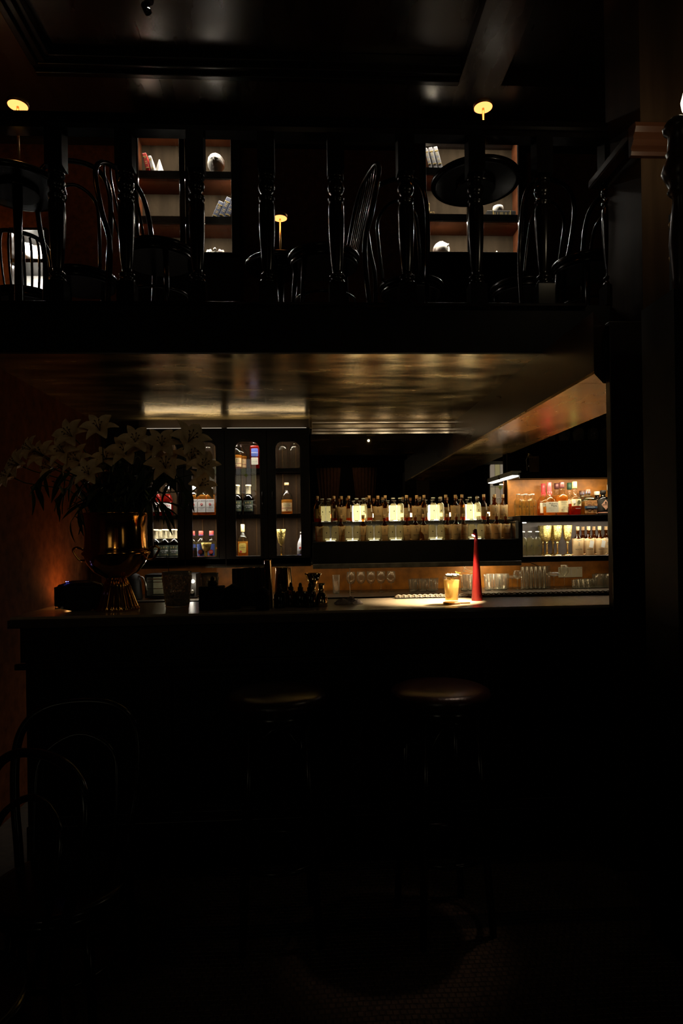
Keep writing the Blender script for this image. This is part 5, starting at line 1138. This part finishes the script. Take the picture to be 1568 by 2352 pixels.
# ornate white tray
t = thing('scalloped_bowl', 'white ornate scalloped crown-like bowl on bottom shelf of left cabinet', 'ornament', (PX(495, 573, 5.40), 5.40, szl[0])); m = MB(); vs = []; seg = 48
for k_ in range(seg):
    a = 2 * math.pi * k_ / seg; h = .055 + .012 * math.cos(4 * a + math.pi) + .006 * math.cos(12 * a); fl = 1 + .12 * max(0, math.cos(2 * a))
    for r, z in ((.058, 0), (.060, .004), (.062, h * .6), (.074 * fl, h), (.070 * fl, h), (.056, .006)): vs.append((r * math.cos(a), r * math.sin(a) * .6, z))
m.add(vs, [(k_ * 6 + j, ((k_ + 1) % seg) * 6 + j, ((k_ + 1) % seg) * 6 + j + 1, k_ * 6 + j + 1) for k_ in range(seg) for j in range(5)], True); m.obj('band', MARBLE, t)
MB().lathe([(.0, 0), (.012, .004), (.014, .012), (.006, .022), (.0, .026)], 14).obj('finial', MARBLE, t, (0, -.040, .055))
t = thing('brass_scale', 'small brass balance with one hanging arm in right cabinet', 'ornament', (PX(985, 483, 5.38), 5.38, szr[1])); MB().lathe([(.02, 0), (.018, .006), (.004, .01), (.0035, .10), (.006, .105), (.001, .115)], 14).obj('pillar', BRASS, t); MB().tube([(-.005, 0, .035), (.02, 0, .038), (.04, 0, .04), (.045, 0, .03), (.045, 0, .012)], .0022, 6).obj('arm', BRASS, t)
t = thing('small_figurine', 'tiny plaster figure at the bottom right cabinet corner', 'ornament', (PX(1140, 569, 5.38), 5.38, szr[0])); MB().lathe([(.018, 0), (.02, .006), (.010, .02), (.013, .035), (.006, .042), (.010, .05), (.0, .062)], 16).obj('figure', MARBLE, t); MB().lathe([(.022, -.001), (.022, .006)], 16).obj('plinth', MARBLE, t)
t = thing('white_pyramid', 'pale pointed ornament on top shelf behind the chair spindles', 'ornament', (PX(366, 384, 5.38), 5.38, szl[2])); MB().lathe([(.045, 0), (.040, .01), (.004, .12)], 4, smooth=False).obj('pyramid', MARBLE, t); MB().box(-.04, .04, -.04, .04, -.001, .006).obj('plinth', MARBLE, t)
# third lit niche at the far left
x0, x1 = PX(22, 620, 5.3), PX(108, 620, 5.3); z0, z1, zm = PZ(60, 712, 5.3), PZ(60, 528, 5.3), PZ(60, 594, 5.3)
c = thing('low_display_case', 'low lit display case at far left upstairs', 'cabinet', (0, 0, 0))
MB().box(x0, x1, 5.57, 5.595, z0, z1).obj('back_panel', pm('pale_case_back', (.6, .58, .52), .6), c); MB().box(x0, x0 + .02, 5.3, 5.57, z0, z1).obj('side_panel', DARK, c); MB().box(x1 - .02, x1, 5.3, 5.57, z0, z1).obj('side_panel', DARK, c)
MB().box(x0, x1, 5.3, 5.595, z1, z1 + .02).obj('top_panel', DARKH, c); MB().box(x0, x1, 5.3, 5.57, zm - .03, zm).obj('shelf', DARKH, c); MB().box(x0, x1, 5.3, 5.595, ZMEZ, z0).obj('base_panel', DARK, c)
for zt, p in ((z1 - .01, 6), (zm - .04, 4)): light('case_led', 'AREA', ((x0 + x1) / 2, 5.36, zt), p, COOL, x1 - x0 - .06, .02, rot=(10, 0, 0))
t = thing('white_vase', 'white curvy vase in the far left lit case', 'vase', (PX(62, 590, 5.42), 5.42, zm)); MB().lathe([(.05, 0), (.07, .03), (.075, .07), (.05, .10), (.035, .125), (.06, .155), (.055, .16)], 28).obj('body', MARBLE, t); MB().lathe([(.052, -.001), (.052, .006)], 24).obj('foot', MARBLE, t)
t = thing('white_bowl', 'pale bowl on the lower shelf of far left case', 'bowl', (PX(58, 700, 5.42), 5.42, z0)); MB().lathe([(.03, 0), (.06, .02), (.09, .06), (.085, .06), (.05, .022)], 28).obj('body', MARBLE, t); MB().lathe([(.032, -.001), (.032, .006)], 24).obj('foot', MARBLE, t)
light('far_left_glow', 'POINT', (PX(-30, 560, 5.2), 5.2, 3.75), 1.2, (1, .42, .10), .04)
light('mezz_wall_wash', 'SPOT', (-1.1, 4.4, 4.6), 2.6, (1, .5, .2), .1, aim=(-1.9, 5.6, 4.1), spot=80, blend=1)
# ceiling spotlight
p = P(342, 6, 4.4); t = thing('ceiling_spotlight', 'small black ceiling spotlight at top left', 'spotlight', (p.x, 4.4, 5.06))
MB().lathe([(.03, -.012), (.032, 0)], 20).obj('mount', BLACK, t); MB().tube([(0, 0, -.01), (0, 0, -.035)], .006, 8).obj('stem', BLACK, t)
MB().lathe([(.022, 0), (.026, .01), (.026, .06), (.018, .07)], 24).obj('barrel', BENT, t, (0, -.01, -.10), rot=(R(20), R(-25), 0)); MB().lathe([(.010, 0), (.006, .003)], 12).obj('lens', emit('spot_lens', (1, .98, .92), 3), t, (.004, -.036, -.082))
# newel post with globe lamp on the right edge
Yn = 2.1; xx = PX(1556, 400, Yn)
t = thing('newel_post', 'turned dark newel post at the right edge, upper part', 'newel post', (xx, Yn, PZ(1556, 690, Yn)))
zq = lambda py: PZ(1556, py, Yn) - t.location.z; kk = Yn / FPX
MB().lathe([(r * kk, zq(py)) for r, py in ((14, 690), (16, 640), (22, 560), (16, 500), (12, 455), (18, 448), (24, 440), (20, 430), (28, 412), (36, 395), (30, 375), (22, 360), (26, 352), (22, 345), (20, 310), (30, 302), (32, 292), (24, 280), (14, 272))], 28).obj('turned_shaft', pm('carved_dark_oak', (.06, .035, .02), .3, var=.3, scale=12, bump=.05), t)
struct(MB().box(xx - .08, xx + .5, 2.0, 2.2, 0, t.location.z).obj('stair_pier', BLACK))
t2 = thing('globe_lamp', 'glowing white globe lamp on newel post at right edge', 'lamp', (PX(1600, 240, Yn + .2), Yn + .2, PZ(1600, 268, Yn + .2)))
MB().lathe([(.002, 0), (.03, .012), (.05, .04), (.054, .065), (.045, .10), (.02, .12), (.002, .124)], 28).obj('globe', emit('globe_glow', (1, .86, .60), 5), t2); MB().lathe([(.02, -.03), (.03, -.02), (.03, .012), (.012, .013)], 20).obj('fitter', BRASS, t2); MB().box(-.012, .012, -.012, .06, -.2, -.03).obj('bracket', BRASS, t2)
light('globe_light', 'POINT', (PX(1592, 240, Yn + .2), Yn + .30, PZ(1592, 235, Yn + .2)), .9, (1, .80, .50), .05)
t3 = thing('carved_ornament', 'gilded carved scroll ornament below globe lamp', 'ornament', (PX(1560, 570, 2.5), 2.5, PZ(1560, 660, 2.5)))
m = MB()
for q in range(6): m.lathe([(.0, 0), (.028, .012), (.034, .03), (.020, .048), (.0, .055)], 14, c=(.012 * math.sin(q * 2.1), .0, .045 * q), sy=.6)
m.obj('scrollwork', pm('dull_gilt', (.35, .20, .05), .45, metal=.6, var=.4, scale=40, bump=.4), t3); MB().box(-.02, .03, .02, .04, 0, .31).obj('backboard', BLACK, t3)
# =============================================================== BEHIND THE VIEWER (seen in the mirror and in the panes)
def stained(x, z, wd, ht, lb, s=1.0):
    t = thing('stained_glass_window', lb, 'window', (x, -2.69, z)); cols = [(.85, .80, .42), (.92, .82, .55), (.80, .72, .60), (.78, .74, .62), (.90, .72, .50)]
    MB().ring([(-wd - .06, -.06), (wd + .06, -.06), (wd + .06, ht + .06), (-wd - .06, ht + .06)], rrect(-wd, wd, 0, ht, wd * .45, True), 0, .03).obj('frame', BLACK, t)
    nc, nr = 4, 3
    for i in range(nc):
        for j in range(nr):
            a, b = -wd + 2 * wd * i / nc, -wd + 2 * wd * (i + 1) / nc; MB().box(a + .004, b - .004, .004, .008, ht * j / nr + .004, ht * (j + 1) / nr - .004).obj('pane', emit('pane_%d' % ((i * 3 + j) % 5), cols[(i * 3 + j) % 5], .75 * s), t)
    t.rotation_euler = (0, 0, 0)
    d = MB().prism([(-.04, ht * .66), (0, ht * .62), (.04, ht * .66), (0, ht * .70)], .010, .013).obj('diamond_pane', emit('pane_olive', (.45, .5, .08), .6), t); return t
def refl(px, py, YF, Yw=-2.69):
    d = ray(px, py); s = YF / d.y; L = (YF - Yw) / d.y; return Vector((d.x * (s + L), Yw, CAM_H + d.z * (s + L)))
for (px, py, YF, lb, s) in ((1150, 1230, YMIR, 'leaded window behind the viewer, mirrored beside amber niche', 1.0), (566, 1165, YCAB, 'leaded window behind the viewer mirrored in third cabinet pane', 1.4), (505, 1165, YCAB, 'leaded window behind the viewer mirrored in second cabinet pane', 1.4)):
    q = refl(px, py, YF); stained(q.x, q.z, .19 if YF < 4.8 else .21, 1.45 if YF > 4.8 else .9, lb, s)
for px, lb in ((755, 'left brown curtain behind the viewer seen in the mirror'), (838, 'right brown curtain behind the viewer seen in the mirror')):
    q = refl(px, 1150, YMIR, -2.5); m = MB(); vs = []; n = 60
    for i in range(n + 1):
        u = i / n
        for z, wd in ((1.2, .15), (2.0, .17), (2.75, .24)): vs.append((q.x + (u - .5) * 2 * wd, -2.5 + .03 * math.sin(u * 44), z))
    m.add(vs, [(i * 3 + j, (i + 1) * 3 + j, (i + 1) * 3 + j + 1, i * 3 + j + 1) for i in range(n) for j in range(2)], True)
    o = m.obj('curtain', pm('brown_velvet', (.30, .17, .09), .8, var=.2)); tag(o, lb, 'curtain')
q = refl(857, 1022, YMIR, -2.6); t = thing('wall_lantern', 'small dim lantern behind the viewer seen in the mirror', 'lamp', q)
MB().lathe([(.05, 0), (.055, .01), (.04, .14), (.02, .16)], 6, smooth=False).obj('glass', emit('lantern_glow', (1, .7, .4), .5), t); MB().lathe([(.06, .14), (.02, .2), (.01, .22)], 6, smooth=False).obj('cap', BLACK, t); MB().box(-.01, .01, -.09, 0, .15, .17).obj('arm', BLACK, t)
light('curtain_fill', 'SPOT', (.8, -1.6, 3.4), 7, (1, .66, .36), .05, aim=(.8, -2.5, 2.1), spot=70, blend=1)  # fill spot added so the curtains show in the mirror, no fixture
# prototypes were only patterns for the copies
for r_ in protos:
    for o in [x for x in r_.children_recursive] + [r_]: bpy.data.objects.remove(o)
